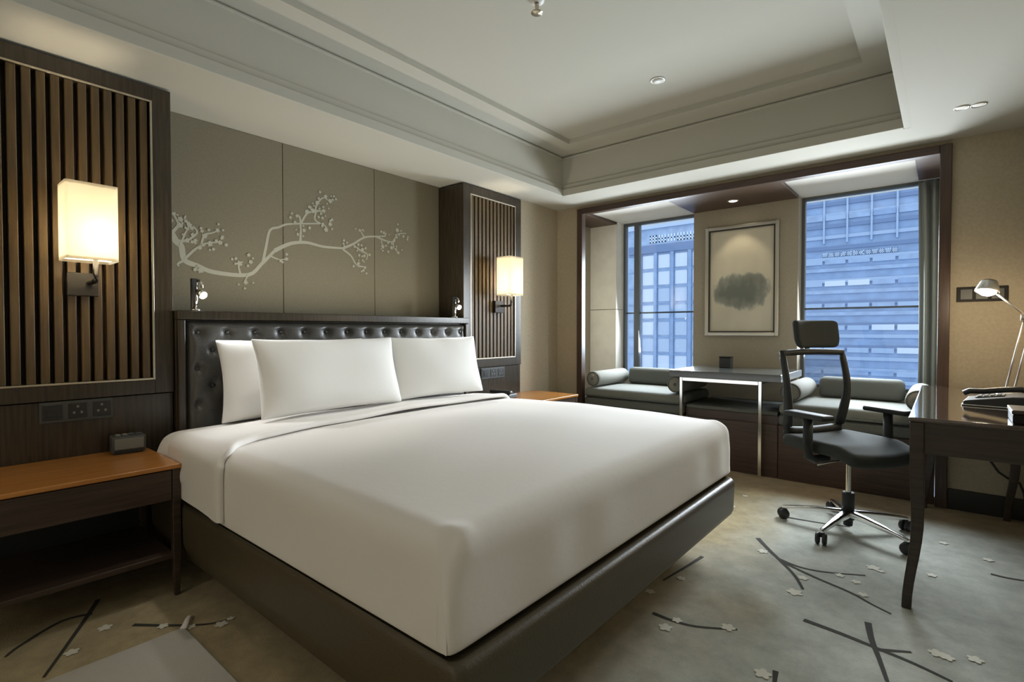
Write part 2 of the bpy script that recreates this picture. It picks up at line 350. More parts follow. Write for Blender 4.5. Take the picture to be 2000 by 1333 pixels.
def flower(bm, c, r, plane, off, mi, petals=5):
    a0 = random.uniform(0, 6.28); pts = []
    for j in range(petals * 6):
        a = 2 * PI * j / (petals * 6)
        rr = r * (.62 + .38 * abs(math.cos(a * petals / 2)))
        u, v = c[0] + rr * math.cos(a + a0), c[1] + rr * math.sin(a + a0)
        pts.append(bm.verts.new((u, v, off) if plane == 'z' else (off, u, v)))
    bm.faces.new(pts).material_index = mi
for i, l in enumerate(FL): ribbon(bm, l, .021 if i in (0, 3, 4) else .016, 'z', .0012 + .00005 * i, 1)
for i, (x, y, r) in enumerate(FB): flower(bm, (x, y), r * 1.15, 'z', .0022 + .00003 * i, 2)
struct('floor', bm, ['carpet', 'line', 'blossom'])

TX0, TX1, TY0, TY1 = .312, 2.74, -.95, 3.783      # recess of the tray ceiling
bm = B()
box(bm, -.5, TX0, -2.4, 4.25, ZC, 2.8); box(bm, TX1, 3.5, -2.4, 4.25, ZC, 2.8)
box(bm, TX0, TX1, -2.4, TY0, ZC, 2.8); box(bm, TX0, TX1, TY1, 4.25, ZC, 2.8)
ix0, ix1, iy0, iy1 = .545, 2.53, -.72, 3.545
box(bm, TX0, ix0, TY0, TY1, 2.62, 2.8); box(bm, ix1, TX1, TY0, TY1, 2.62, 2.8)
box(bm, ix0, ix1, TY0, iy0, 2.62, 2.8); box(bm, ix0, ix1, iy1, TY1, 2.62, 2.8)
box(bm, ix0, ix1, iy0, iy1, 2.655, 2.8)
struct('ceiling', bm, 'ceiling')
def ringmould(name, d, z0, z1):
    bm = B(); e = .0005
    box(bm, TX0 - .01, TX0 + d, TY0 + e, TY1 - e, z0, z1); box(bm, TX1 - d, TX1 + .01, TY0 + e, TY1 - e, z0, z1)
    box(bm, TX0 + d, TX1 - d, TY0 - .01, TY0 + d, z0, z1); box(bm, TX0 + d, TX1 - d, TY1 - d, TY1 + .01, z0, z1)
    struct(name, bm, 'ceiling', bevel=.004)
ringmould('trim_1', .030, ZC - .0004, 2.33)
ringmould('trim_2', .012, 2.331, 2.372)
ringmould('trim_3', .014, 2.596, 2.612)

bm = B(); box(bm, -.6, -.29, -2.4, 5.3, 0, 2.8); box(bm, -.29, -.012, 3.60, 4.3, 0, ZC + .01); box(bm, -.29, -.012, -2.4, .160, 0, ZC + .01)
struct('wall_left', bm, 'wallpaper')
bm = B(); box(bm, -.1, .262, 4.18, 4.215, 0, 2.6); box(bm, 2.925, 3.5, 4.18, 4.215, 0, 2.6); box(bm, .262, 2.925, 4.185, 4.215, 2.243, 2.6)
struct('wall_window', bm, 'wallpaper')
struct('wall_right', bx(3.36, 3.5, -2.4, 4.2, 0, 2.6), 'wallpaper')
struct('wall_back', bx(-.5, 3.5, -2.5, -2.35, 0, 2.6), 'cream')
bm = B(); box(bm, 2.935, 3.36, 4.160, 4.182, 0, .125); struct('baseboard_window', bm, 'base', bevel=.003)

# the bay behind the window wall
bm = B(); box(bm, -.15, 3.15, 4.2155, 5.25, 2.238, 2.34); struct('ceiling_bay', bm, 'bay_paint')
bm = B(); box(bm, 1.07, 1.955, 4.885, 5.10, .0, 2.24); struct('wall_pier', bm, 'pier')
bm = B(); box(bm, -.15, -.05, 4.215, 5.25, 0, 2.3); box(bm, 2.98, 3.15, 4.215, 5.25, 0, 2.3); box(bm, -.15, 3.15, 5.0, 5.15, 0, .62)
struct('wall_bay', bm, 'pier')
bm = B(); box(bm, -.05, .262, 4.86, 5.10, .5, 1.322); box(bm, -.05, .262, 4.86, 5.10, 1.327, 2.24)
struct('wall_bay_left', bm, 'palepanel', bevel=.002)
bm = B()
for a, b in ((-.05, .262), (1.07, 1.955), (2.745, 2.98)): box(bm, a, b, 4.22, 4.88, 2.212, 2.24)
struct('trim_4', bm, 'soffitwood', bevel=.003)
# casing of the opening
bm = B(); box(bm, .232, .288, 4.150, 4.215, 0, 2.245); box(bm, 2.872, 2.930, 4.150, 4.215, 0, 2.245)
struct('trim_5', bm, 'redwood', bevel=.004)
bm = B(); box(bm, .288, 2.872, 4.150, 4.215, 2.193, 2.245)
struct('trim_6', bm, 'redwoodx', bevel=.004)

def window(n, x0, x1, mull):
    r = thing('window', '', ''); del r['label']; del r['category']; r.name = 'window_%d' % n; r['kind'] = 'structure'
    z0, z1, y0, y1 = .62, 2.238, 5.02, 5.08
    bm = B(); w = .025
    box(bm, x0, x0 + w, y0, y1, z0, z1); box(bm, x1 - w, x1, y0, y1, z0, z1); box(bm, x0 + w, x1 - w, y0, y1, z0, z0 + w); box(bm, x0 + w, x1 - w, y0, y1, z1 - w, z1)
    obj('window_frame', bm, 'alu', r, bevel=.003)['kind'] = 'structure'
    if mull:
        obj('mullion', bx(mull, mull + .055, y0, y1, z0 + w, z1 - w), 'alu', r, bevel=.003)['kind'] = 'structure'
    obj('transom', bx(x0 + w, x1 - w, 5.056, 5.078, 1.280, 1.296), 'alu', r, bevel=.003)['kind'] = 'structure'
    obj('pane', bx(x0 + w, x1 - w, 5.045, 5.053, z0 + w, z1 - w), 'glass', r)['kind'] = 'structure'
window(1, .262, 1.07, .385)
window(2, 1.955, 2.98, 0)

# ================================================================== HEADBOARD WALL
def slat_panel(y0, y1, label):
    t = thing('slatted_wall_panel', label, 'wall panel', (0, y0, 0), group=None)
    w = y1 - y0; s = .078; zt, zb, zr = 2.194, .866, .800; ztop = 2.262
    obj('panel_body', bx(-.285, -.06, 0, w, .0, ztop), 'slatback', t)
    bm = B()
    box(bm, -.06, 0, 0, s, zr, ztop); box(bm, -.06, 0, w - s, w, zr, ztop)
    box(bm, -.06, 0, s, w - s, zt, ztop); box(bm, -.06, 0, s, w - s, zr, zb)
    box(bm, -.275, -.0605, -.001, .003, 0, ztop); box(bm, -.275, -.0605, w - .003, w + .001, 0, ztop)
    obj('frame', bm, 'darkwood', t, bevel=.003)
    obj('lower_board', bx(-.06, -.010, .002, w - .002, .0, zr - .004), 'darkwood', t, bevel=.002)
    bm = B(); e = .009
    box(bm, -.058, .003, s, s + e, zb, zt); box(bm, -.058, .003, w - s - e, w - s, zb, zt); box(bm, -.058, .003, s + e, w - s - e, zb, zb + e); box(bm, -.058, .003, s + e, w - s - e, zt - e, zt)
    obj('metal_trim', bm, 'brass', t, bevel=.0015)
    n = 12; a, b = s + e, w - s - e; p = (b - a) / n
    bm = B()
    for i in range(n):
        c = a + (i + .5) * p
        box(bm, -.059, -.008, c - p * .33, c + p * .33, zb + e, zt - e)
    obj('slats', bm, 'slat', t, bevel=.003); 
    return t
slat_panel(.163, .880, 'tall dark slatted wood panel rising behind the near nightstand and large lit sconce')
slat_panel(2.879, 3.598, 'far dark slatted wood panel between the bed and the window corner')

t = thing('upholstered_wall_panel', 'olive cloth wall panels with a pale blossom branch, above the headboard', 'wall panel', (-.289, .884, 0))
ys = [0, .688, 1.366, 1.991]
for a, b in zip(ys, ys[1:]):
    obj('cloth_panel', bx(0, .010, a + .0015, b - .0015, 1.19, ZC - .001), 'panel', t, bevel=.003)
bm = B()
for i, (w, l) in enumerate(WL):
    if i != 21: ribbon(bm, [(a - .884, b) for a, b in l], w * 1.6, 'x', .0108 + .00004 * i, 0)
for i, c in enumerate(WB): flower(bm, (c[0] - .884, c[1]), random.uniform(.011, .018), 'x', .0122 + .00002 * i, 0)
for i, c in enumerate(WB):
    for k in range(3):
        an = random.uniform(0, 6.28); d = random.uniform(.022, .048)
        flower(bm, (c[0] - .884 + d * math.cos(an), c[1] + d * math.sin(an)), random.uniform(.006, .0115), 'x', .0132 + .00001 * (3 * i + k), 0)
obj('blossom_branch', bm, 'mural', t)['label'] = 'pale grey painted blossom branch'

# headboard
t = thing('headboard', 'dark wood headboard with grey button-tufted leather behind the white pillows', 'headboard', (0, .882, 0))
obj('surround', bx(-.278, .018, .001, 1.995, 0, 1.155), 'darkwood', t, bevel=.003)
obj('ledge', bx(-.278, .062, .000, 1.996, 1.1555, 1.200), 'darkwood', t, bevel=.004)
obj('side_board', bx(.0182, .058, .001, .034, 0, 1.155), 'darkwood', t, bevel=.006)
obj('side_board', bx(.0182, .058, 1.962, 1.995, 0, 1.155), 'darkwood', t, bevel=.006)
Y0, Y1, Z0, Z1 = .037, 1.959, .45, 1.150
btn = []
rows = [1.092, 1.002, .912, .822, .732]
for r, z in enumerate(rows):
    y = .088 + (.070 if r % 2 else 0)
    while y < Y1 - .03: btn.append((y, z)); y += .140
bm = B(); ny, nz = 240, 90; G = []
for i in range(ny + 1):
    y = Y0 + (Y1 - Y0) * i / ny; near = [b for b in btn if abs(b[0] - y) < .13]
    row = []
    for j in range(nz + 1):
        z = Z0 + (Z1 - Z0) * j / nz
        ed = min(y - Y0, Y1 - y, Z1 - z, z - Z0)
        h = .052 * min(1, (max(ed, 0) / .03)) ** .5
        for by, bz in near:
            d2 = (by - y) ** 2 + (bz - z) ** 2
            h -= .021 * math.exp(-d2 / (2 * .0155 ** 2)) + .009 * math.exp(-d2 / (2 * .042 ** 2))
        row.append(bm.verts.new((.0185 + max(h, .0005), y, z)))
    G.append(row)
for i in range(ny):
    for j in range(nz): bm.faces.new((G[i][j], G[i + 1][j], G[i + 1][j + 1], G[i][j + 1]))
pad = obj('tufted_pad', bm, 'leather', t, smooth=True)
pad['label'] = 'grey button-tufted leather pad'
for by, bz in btn:
    if bz < .80 or (bz < 1.05 and by > .16): continue   # only the buttons not behind pillows
    obj('button', lathe(B(), [(.0001, .006), (.008, .005), (.012, .0015), (.012, -.004)], 14, (.044, by, bz), 'x'), 'button', pad, smooth=True)

def socket_plate(y0, y1, z0, z1, label, x=-.0095):
    t = thing('socket_plate', label, 'socket plate', (x, y0, z0)); w, h = y1 - y0, z1 - z0
    obj('plate', bx(0, .008, 0, w, 0, h), 'dkgrey', t, bevel=.002)
    n = 3; p = w / n
    for i in range(n):
        s = obj('socket', bx(.008, .0105, i * p + .010, (i + 1) * p - .010, .012, h - .012), 'black', t, bevel=.002)
        c = (i + .5) * p
        if i:
            for dy, dz in ((0, .018), (-.013, -.008), (.013, -.008)):
                obj('pin_slot', bx(.0105, .0112, c + dy - .004, c + dy + .004, h / 2 + dz - .005, h / 2 + dz + .005), 'grey', s)
        else:
            obj('rocker', bx(.0105, .0125, c - .02, c + .02, h / 2 - .02, h / 2 + .02), 'black', s, bevel=.001)
socket_plate(.385, .637, .706, .796, 'dark three-gang socket plate above the near orange-topped nightstand')
socket_plate(3.085, 3.375, .700, .790, 'dark three-gang socket plate above the far nightstand beyond the bed')

# sconces
def sconce(y, label):
    t = thing('wall_sconce', label, 'wall lamp', (0, y, 0))
    obj('wall_plate', bx(-.006, .022, -.055, .055, 1.252, 1.352), 'bronze', t, bevel=.003)
    obj('arm', tube(B(), [(.02, .022, 1.31), (.11, .022, 1.31), (.128, .022, 1.316), (.135, .022, 1.335), (.135, .022, 1.41)], .010, 10), 'bronze', t, smooth=True)
    obj('bulb', lathe(B(), [(.003, 1.41), (.012, 1.42), (.014, 1.45), (.026, 1.49), (.03, 1.52), (.02, 1.55), (.002, 1.56)], 16, (.135, 0.022, 0)), 'bulb', t, smooth=True)
    # shade: thin open box with rounded vertical edges
    bm = B(); w, d, z0, z1 = .0875, .075, 1.392, 1.708; pts = []; r = .012
    for cx, cy, a in ((.135 + d - r, w - r, 0), (.135 - d + r, w - r, 90), (.135 - d + r, -w + r, 180), (.135 + d - r, -w + r, 270)):
        for k in range(5):
            an = math.radians(a + k * 22.5); pts.append((cx + r * math.cos(an), cy + r * math.sin(an)))
    rg = [[bm.verts.new((px, py, z)) for px, py in pts] for z in (z0, z1)]
    for j in range(len(pts)): bm.faces.new((rg[0][j], rg[0][(j + 1) % len(pts)], rg[1][(j + 1) % len(pts)], rg[1][j]))
    s = obj('lamp_shade', bm, 'shade', t)
    bm = B(); bm.faces.new([bm.verts.new((.135 + (px - .135) * .97, py * .97, z0 + .012)) for px, py in pts])
    obj('added_lower_cap', bm, 'shade', s)  # cap added to hold back the light falling on the slats
    bm = B(); A = [bm.verts.new((.135 + (px - .135) * .97, py * .97, z1 - .012)) for px, py in pts]; C = [bm.verts.new((.135 + (px - .135) * .50, py * .50, z1 - .012)) for px, py in pts]
    for j in range(len(pts)): bm.faces.new((A[j], A[(j + 1) % len(pts)], C[(j + 1) % len(pts)], C[j]))
    obj('added_upper_ring', bm, 'shade', s)  # ring added to cut the uplight on the lowered ceiling
    s.modifiers.new('th', 'SOLIDIFY').thickness = .002
    return t
sconce(.532, 'large lit sconce with pale box shade on the near slatted panel')
sconce(3.285, 'smaller-looking lit sconce with pale box shade on the far slatted panel')

def reading_light(y, yaw, label):
    t = thing('reading_light', label, 'reading lamp', (-.02, y, 1.2005), yaw)
    obj('base', lathe(B(), [(.001, .012), (.022, .011), (.024, .006), (.024, 0)], 20), 'chrome', t, smooth=True)
    obj('bracket', bx(-.012, .0, -.018, .018, .012, .165), 'bronze', t, bevel=.003)
    pts = [(.004, 0, .012), (.012, 0, .06), (.012, 0, .12), (.02, 0, .15), (.04, 0, .155), (.055, 0, .14), (.062, 0, .115)]
    obj('arm', tube(B(), pts, .006, 10), 'chrome', t, smooth=True)
    h = obj('lamp_head', lathe(B(), [(.004, -.052), (.014, -.050), (.019, -.03), (.021, 0), (.019, .001)], 20), 'chrome', t, smooth=True)
    h.location = (.070, 0, .078); h.rotation_euler = (0, math.radians(115), 0)
    obj('lens', lathe(B(), [(.001, .004), (.010, .003), (.017, .0012), (.017, 0.0006)], 20), 'lens', h, smooth=True)
reading_light(.985, math.radians(12), 'small chrome reading light on the headboard ledge beside the near slatted panel')
reading_light(2.800, math.radians(-12), 'small chrome reading light on the headboard ledge beside the far slatted panel')

# ================================================================== BED
BY0, BY1, BX0, BX1 = .775, 2.725, .080, 2.075
t = thing('bed', 'wide upholstered bed with olive-brown leather base under white bedding', 'bed', ((BX0 + BX1) / 2, (BY0 + BY1) / 2, 0))
ox, oy = t.location.x, t.location.y
# base: leather box flaring upward, soft top rim
bm = B(); e = .035
prof = [(.112, .085), (.122, .070), (.195, .000), (.215, -.008), (.335, -.012), (.356, -.010), (.368, .000), (.371, .014), (.36, .03)]   # (z, inset)
rings = []
for z, ins in prof:
    x0, x1, y0, y1 = BX0 - .015, BX1 + e - ins, BY0 - .010 + ins * .45, BY1 - .060 - ins * .45; r = .03; ring = []
    for cx, cy, a in ((x1 - r, y1 - r, 0), (x0 + .002, y1 - r, 90), (x0 + .002, y0 + r, 180), (x1 - r, y0 + r, 270)):
        rr = r if cx > 1 else .002
        for k in range(6):
            an = math.radians(a + k * 18); ring.append(bm.verts.new((cx + rr * math.cos(an) - ox, cy + (r if cx > 1 else (r if cy < 1 else r)) * math.sin(an) - oy, z)))
    rings.append(ring)
for A, C in zip(rings, rings[1:]):
    for j in range(len(A)): bm.faces.new((A[j], A[(j + 1) % len(A)], C[(j + 1) % len(A)], C[j]))
bm.faces.new(rings[0]); bm.faces.new(rings[-1])
o = obj('base', bm, 'bedleather', t, smooth=True, angle=50); m = o.modifiers.new('es', 'EDGE_SPLIT'); m.split_angle = math.radians(60)
obj('plinth', bx(.12 - ox, BX1 - .22 - ox, BY0 + .18 - oy, BY1 - .18 - oy, 0, .114), 'black', t)
bm = B(); rounded(bm, BX0 - ox, BX1 - .02 - ox, BY0 + .012 - oy, BY1 - .012 - oy, .363, .612, .06, (20, 20, 5), .03)
obj('mattress', bm, 'linen', t, smooth=True)
# sheet covering the head of the mattress
FX = .560
def drape(p):
    q = Vector(p)
    k = smoothstep(.60, .45, p.z)
    if p.y < 1: q.y += .022 * k * math.sin(p.x * 21 + 1.2) * .5 - .012 * smoothstep(.58, .50, p.z) * smoothstep(.40, .44, p.z)
    if p.y < 1:
        h = smoothstep(.75, .12, p.x); q.y += h * (.075 * smoothstep(.50, .375, p.z) - .002 * smoothstep(.46, .54, p.z) * smoothstep(.63, .56, p.z))
    q.z += .003 * math.sin(p.x * 17 + p.y * 5) * smoothstep(.58, .63, p.z)
    return q
bm = B(); rounded(bm, BX0 + .005, FX + .06, BY0 - .004, BY1 + .004, .375, .628, .075, (26, 50, 8), .02, crown=.02, fn=drape)
tag(obj('bed_sheet', bm, 'linen', smooth=True, sub=1), 'white sheet tucked round the head end of the bed beneath the pillows', 'sheet')
# duvet cover over the rest, pulled tight, with boxed corners at the foot
CX, CY = BX1 + .008, BY0 - .008
def pull(p):
    q = Vector(p)
    # edge at the head end curves away from the pillows on the near side
    if p.x < 1.0:
        w = smoothstep(1.0, FX, p.x); q.x += w * .06 * smoothstep(1.1, .80, p.y)
    # near foot corner: dimple on top, tucked pleat running down the corner
    for cx, cy in ((CX, CY), (CX, BY1 + .008)):
        d = math.hypot(p.x - cx + .03, p.y - cy + (-.03 if cy < 1 else .03))
        if p.z > .5: q.z -= .012 * math.exp(-(d / .022) ** 2); q.z += .007 * math.exp(-((d - .045) / .020) ** 2)
        dl = math.hypot(p.x - cx, p.y - cy)
    # sharper boxed corners below the rounded top edge
    for sy, cy in ((1, CY), (-1, BY1 + .008)):
        u = (p.x - (CX - .062)) / .062; v = ((cy + sy * .062) - p.y) * sy / .062
        if 0 < u <= 1.001 and 0 < v <= 1.001:
            k = math.hypot(u, v); s = k / (u ** 6 + v ** 6) ** (1 / 6) if k > .9 else 1
            b = smoothstep(.615, .50, p.z)
            s = 1 + (s - 1) * b * .9; q.x += (s - 1) * u * .062; q.y -= (s - 1) * v * .062 * sy
    # gentle wrinkles on the sides
    side = smoothstep(.60, .52, p.z) * smoothstep(.375, .42, p.z)
    if abs(p.x - CX) < .05: q.x += side * .003 * math.sin(p.y * 13 + math.sin(p.y * 5) * 2)
    if abs(p.y - CY) < .05: q.y += side * .003 * math.sin(p.x * 11 + 1.1 + math.sin(p.x * 3) * 2)
    q.z += .012 * smoothstep(2.2, 2.66, p.y) * smoothstep(.55, .64, p.z) * max(0, 1 - ((p.x - 1.35) / .75) ** 2)
    q.z += .0025 * math.sin(p.y * 7 + p.x * 4) * math.sin(p.x * 9) * smoothstep(.6, .64, p.z)
    return q
bm = B(); rounded(bm, FX, CX, CY, BY1 + .008, .368, .640, .062, (60, 70, 10), .015, crown=.052, fn=pull)
d = tag(obj('duvet', bm, 'linen', smooth=True, sub=1), 'smooth white duvet tucked tight over the bed from fold to foot', 'duvet')
# tucked pleat running down the near foot corner
bm = B(); V = []
for k in range(15):
    z = .384 + (.590 - .384) * k / 14; w = .017 * (1 - .75 * (k / 14) ** 1.5); o = .0035 * math.sin(min(1, k / 3) * PI / 2)
    V.append([bm.verts.new((CX - .026 - .012 * (k / 14) ** 3 + a, CY - off * o / .0035 + .001 + .012 * (k / 14) ** 4, z)) for a, off in ((-w, -.001), (-w * .75, .0035), (w * .5, .0055), (w, -.001))])
for A, C in zip(V, V[1:]):
    for j in range(3): bm.faces.new((A[j], A[j + 1], C[j + 1], C[j]))
obj('corner_pleat', bm, 'linen', d, smooth=True)
# turned-down band: a thick soft layer folded over the duvet, its edge sweeping from the far side round to the near side
def interp(t, L):
    for (a, va), (b2, vb) in zip(L, L[1:]):
        if t <= b2: 
            k = (t - a) / (b2 - a); k = k * k * (3 - 2 * k) * .5 + k * .5; return va + (vb - va) * k
    return L[-1][1]
EDGE = [(.70, .90), (.80, .875), (.86, .80), (.95, .755), (1.3, .695), (1.8, .645), (2.25, .612), (2.8, .60)]
def outline():
    """cross-section of the bedding across the bed: near side up, over the top, down the far side -> (y, z, ny, nz)"""
    y0, y1, zt, r = BY0 - .008, BY1 + .008, .640, .062; P = []
    for k in range(9): P.append((y0, .400 + (zt - r - .400) * k / 9, -1, 0))
    for k in range(9):
        a = PI - PI / 2 * k / 9; P.append((y0 + r + r * math.cos(a), zt - r + r * math.sin(a), math.cos(a), math.sin(a)))
    for k in range(61): P.append((y0 + r + (y1 - y0 - 2 * r) * k / 60, zt, 0, 1))
    for k in range(1, 10):
        a = PI / 2 - PI / 2 * k / 9; P.append((y1 - r + r * math.cos(a), zt - r + r * math.sin(a), math.cos(a), math.sin(a)))
    for k in range(1, 10): P.append((y1, zt - r - (zt - r - .400) * k / 9, 1, 0))
    return P
bm = B(); G = []
prof = [(-.40, .004), (-.30, .010), (-.20, .014), (-.10, .017), (-.04, .026), (-.016, .028), (-.004, .024), (.002, .015), (.0, .006), (-.008, .0005), (-.025, -.001)]
for y, z, ny2, nz2 in outline():
    c = interp(y, EDGE) if z > .5 else interp(max(y, BY0 + .03) if y < 1 else y, EDGE) + 0
    if y < 1 and z < .60: c = .895 - .03 * smoothstep(.60, .40, z) * 0
    row = []
    for dx, off in prof:
        x = max(c + dx * (c - .30) / .40 if dx < -.03 else c + dx, .12)
        u = min(1, max(-1, (x - FX) / (CX - FX) * 2 - 1)); v = (y - BY0) / (BY1 - BY0) * 2 - 1
        crown = .020 * max(0, 1 - v * v) * nz2
        wv = .003 * math.sin(y * 9 + x * 6)
        row.append(bm.verts.new((x, y + ny2 * (off + wv * .4), z + nz2 * (off + crown + wv))))
    G.append(row)
for A, C in zip(G, G[1:]):
    for j in range(len(prof) - 1): bm.faces.new((A[j], A[j + 1], C[j + 1], C[j]))
obj('turndown', bm, 'linen', d, smooth=True, sub=1)['label'] = 'turned-down white band of the duvet'

def pillow(w, h, th, label, base, yaw, lean, seed):
    """standing pillow: width along y, height up, thickness along x; base = centre of its lower edge"""
    rnd = random.Random(seed); bm = B(); n, m = 36, 26; S = {}
    ph = [rnd.uniform(0, 6.28) for _ in range(4)]
    for side in (1, -1):
        for i in range(n + 1):
            for j in range(m + 1):
                u, v = i / n * 2 - 1, j / m * 2 - 1
                edge = i in (0, n) or j in (0, m)
                if edge and side < 0: S[(side, i, j)] = S[(1, i, j)]; continue
                k = max(0, (1 - abs(u) ** 3.2)) ** .55 * max(0, (1 - abs(v) ** 3.0)) ** .55
                # corners stay pointed while the sides draw in
                y = u * w / 2 * (1 - .050 * (1 - abs(v) ** 2)); z = (v * h / 2) * (1 - .050 * (1 - abs(u) ** 2)) + h / 2
                x = side * th / 2 * k * (1.0 + .10 * math.sin(u * 3 + ph[0]) * math.cos(v * 2 + ph[1]))
                x *= 1.0 - .25 * v * .6
                x += .004 * math.sin(9 * u + ph[2] + 3 * v) * (1 - k) * side
                S[(side, i, j)] = bm.verts.new((x, y, max(z, .0)))
    for side in (1, -1):
        for i in range(n):
            for j in range(m):
                q = [S[(side, i, j)], S[(side, i + 1, j)], S[(side, i + 1, j + 1)], S[(side, i, j + 1)]]
                try: bm.faces.new(q if side > 0 else q[::-1])
                except ValueError: pass
    bm.transform(Matrix.Rotation(-lean, 4, 'Y'))
    o = obj('pillow', bm, 'pillow', smooth=True, sub=1); o.location = base; o.rotation_euler = (0, 0, yaw)
    return tag(o, label, 'pillow', None)
pillow(.86, .425, .14, 'white back pillow showing behind the near front pillow, against the tufted headboard', (.205, 1.440, .640), 0, math.radians(9), 1)
pillow(.84, .42, .15, 'white back pillow mostly hidden behind the far front pillow', (.195, 2.275, .640), 0, math.radians(9), 2)
pillow(.86, .405, .18, 'white front pillow standing nearest the orange-topped nightstand', (.435, 1.520, .672), math.radians(2), math.radians(14), 3)
pillow(.74, .405, .16, 'white front pillow standing on the window side of the bed', (.400, 2.290, .672), math.radians(-3), math.radians(14), 4)

# ================================================================== NIGHTSTANDS
def nightstand(y0, w, label):
    t = thing('nightstand', label, 'nightstand', (0, y0, 0))
    D = .485
    obj('top', bx(-.008, D, 0, w, .531, .550), 'nighttop', t, bevel=.004)
    obj('carcass', bx(0, D - .022, .03, w - .03, .402, .5305), 'nightwood', t, bevel=.002)
    obj('drawer', bx(D - .0215, D - .006, .036, w - .036, .404, .527), 'nightwood', t, bevel=.002)
    obj('shelf', bx(0, D - .012, .028, w - .028, .160, .182), 'nightwood', t, bevel=.003)
    obj('back_board', bx(-.006, .008, .03, w - .03, .1825, .4015), 'black', t)
    for lx, ly in ((D - .036, .003), (D - .036, w - .033), (-.004, .003), (-.004, w - .033)):
        bm = B()
        sx = .030; g = [bm.verts.new(p) for p in ((lx + .006, ly + .006, 0), (lx + sx - .004, ly + .006, 0), (lx + sx - .004, ly + sx - .006, 0), (lx + .006, ly + sx - .006, 0))]
        for z in (.16, .5305):
            h = [bm.verts.new(p) for p in ((lx, ly, z), (lx + sx, ly, z), (lx + sx, ly + sx, z), (lx, ly + sx, z))]
            for j in range(4): bm.faces.new((g[j], g[(j + 1) % 4], h[(j + 1) % 4], h[j]))
            if z < .2: bm.faces.new(list(bm.faces[0].verts)[:0] or [bm.verts[0], bm.verts[3], bm.verts[2], bm.verts[1]]) if False else None
            g = h
        bm.faces.new(g); bm.verts.ensure_lookup_table(); bm.faces.new([bm.verts[k] for k in (3, 2, 1, 0)])
        obj('leg', bm, 'nightwood', t, bevel=.003)
    return t
nightstand(.008, .750, 'near nightstand with glossy orange-brown top and dark open shelf')
nightstand(3.030, .760, 'far nightstand mostly hidden behind the bed at the window corner')

t = thing('bedside_clock', 'small dark grey box with a lighter front on the near orange-brown nightstand', 'clock', (.075, .672, .5505), math.radians(-6))
obj('body', bx(-.045, .040, -.062, .062, .004, .078), 'dkgrey', t, bevel=.006, seg=3)
obj('front_face', bx(.0405, .0425, -.053, .053, .022, .070), 'grey', t, bevel=.002)
obj('front_slot', bx(.0405, .0420, -.053, .053, .010, .017), 'black', t)
for y in (-.036, -.012, .012, .036): obj('top_key', bx(-.018, .018, y - .009, y + .009, .0782, .084), 'grey' if y < 0 else 'dkgrey', t, bevel=.002)
for x in (-.03, .03): obj('foot', bx(x - .008, x + .008, -.05, .05, 0, .004), 'black', t)

t = thing('telephone', 'low black telephone at the back of the far nightstand beyond the bed', 'telephone', (.14, 3.20, .5505), math.radians(10))
obj('body', bx(-.09, .09, -.07, .07, 0, .038), 'black', t, bevel=.010, seg=3)
bm = B(); rounded(bm, -.10, .10, -.068, -.022, .040, .066, .012, (10, 6, 4)); obj('handset', bm, 'black', t, smooth=True)
obj('keypad', bx(-.06, .06, -.01, .055, .0382, .041), 'dkgrey', t, bevel=.001)

# white mat on the carpet beside the bed
bm = B(); rounded(bm, .775, 1.42, .02, .668, .003, .012, .004, (10, 10, 2), .001)
t = obj('floor_mat', bm, 'mat_cloth', smooth=True); tag(t, 'pale grey cloth mat lying on the carpet beside the bed', 'mat')
bm = B(); tube(bm, [(.785, .660, .010), (.765, .676, .016), (.742, .690, .020), (.722, .702, .016), (.715, .716, .006)], [.012, .010, .009, .008, .006], 8, ry=.004)
obj('corner_tab', bm, 'linen', t, smooth=True)

# ================================================================== CEILING FITTINGS
t = thing('smoke_detector', 'round white detector on the raised ceiling panel', 'smoke detector', (1.523, 3.061, 2.655))
obj('base', lathe(B(), [(.001, 0), (.044, -.001), (.044, -.005), (.001, -.0055)], 28), 'white', t, smooth=True, bevel=.001)
obj('cap', lathe(B(), [(.034, -.0056), (.032, -.010), (.020, -.014), (.001, -.0145)], 28), 'white', t, smooth=True)
t = thing('sprinkler', 'small brass sprinkler head hanging from the raised ceiling panel', 'sprinkler', (1.418, 1.96, 2.655))
obj('escutcheon', lathe(B(), [(.001, 0), (.036, 0), (.034, -.010), (.018, -.016), (.001, -.0161)], 24), 'white', t, smooth=True)
obj('stem', lathe(B(), [(.011, -.0162), (.011, -.034), (.007, -.05), (.006, -.058)], 16), 'brass', t, smooth=True)
obj('deflector', lathe(B(), [(.006, -.0581), (.028, -.060), (.028, -.063), (.001, -.064)], 20), 'brass', t, smooth=True)
t = thing('recessed_downlight', 'twin round recessed downlight in the lowered ceiling near the desk', 'downlight', (2.994, 3.622, ZC), math.radians(8))
for dx in (-.034, .034):
    bm = B(); lathe(bm, [(.028, -.001), (.032, -.004), (.034, -.001), (.034, .0), (.028, .0)], 24, (dx, 0, -.0005)); obj('bezel', bm, 'steel', t, smooth=True)
    obj('lens', lathe(B(), [(.001, -.003), (.020, -.0025), (.0265, -.001), (.0265, -.0005)], 24, (dx, 0, -.0006)), 'lensdim', t, smooth=True)
t = thing('picture_light', 'small round downlight in the brown soffit above the framed picture', 'downlight', (1.506, 4.62, 2.2115))
obj('bezel', lathe(B(), [(.034, 0), (.036, -.005), (.046, -.003), (.048, 0)], 24), 'steel', t, smooth=True)
obj('lens', lathe(B(), [(.001, -.004), (.030, -.0035), (.0335, -.001), (.0335, 0)], 24), 'lensw', t, smooth=True)
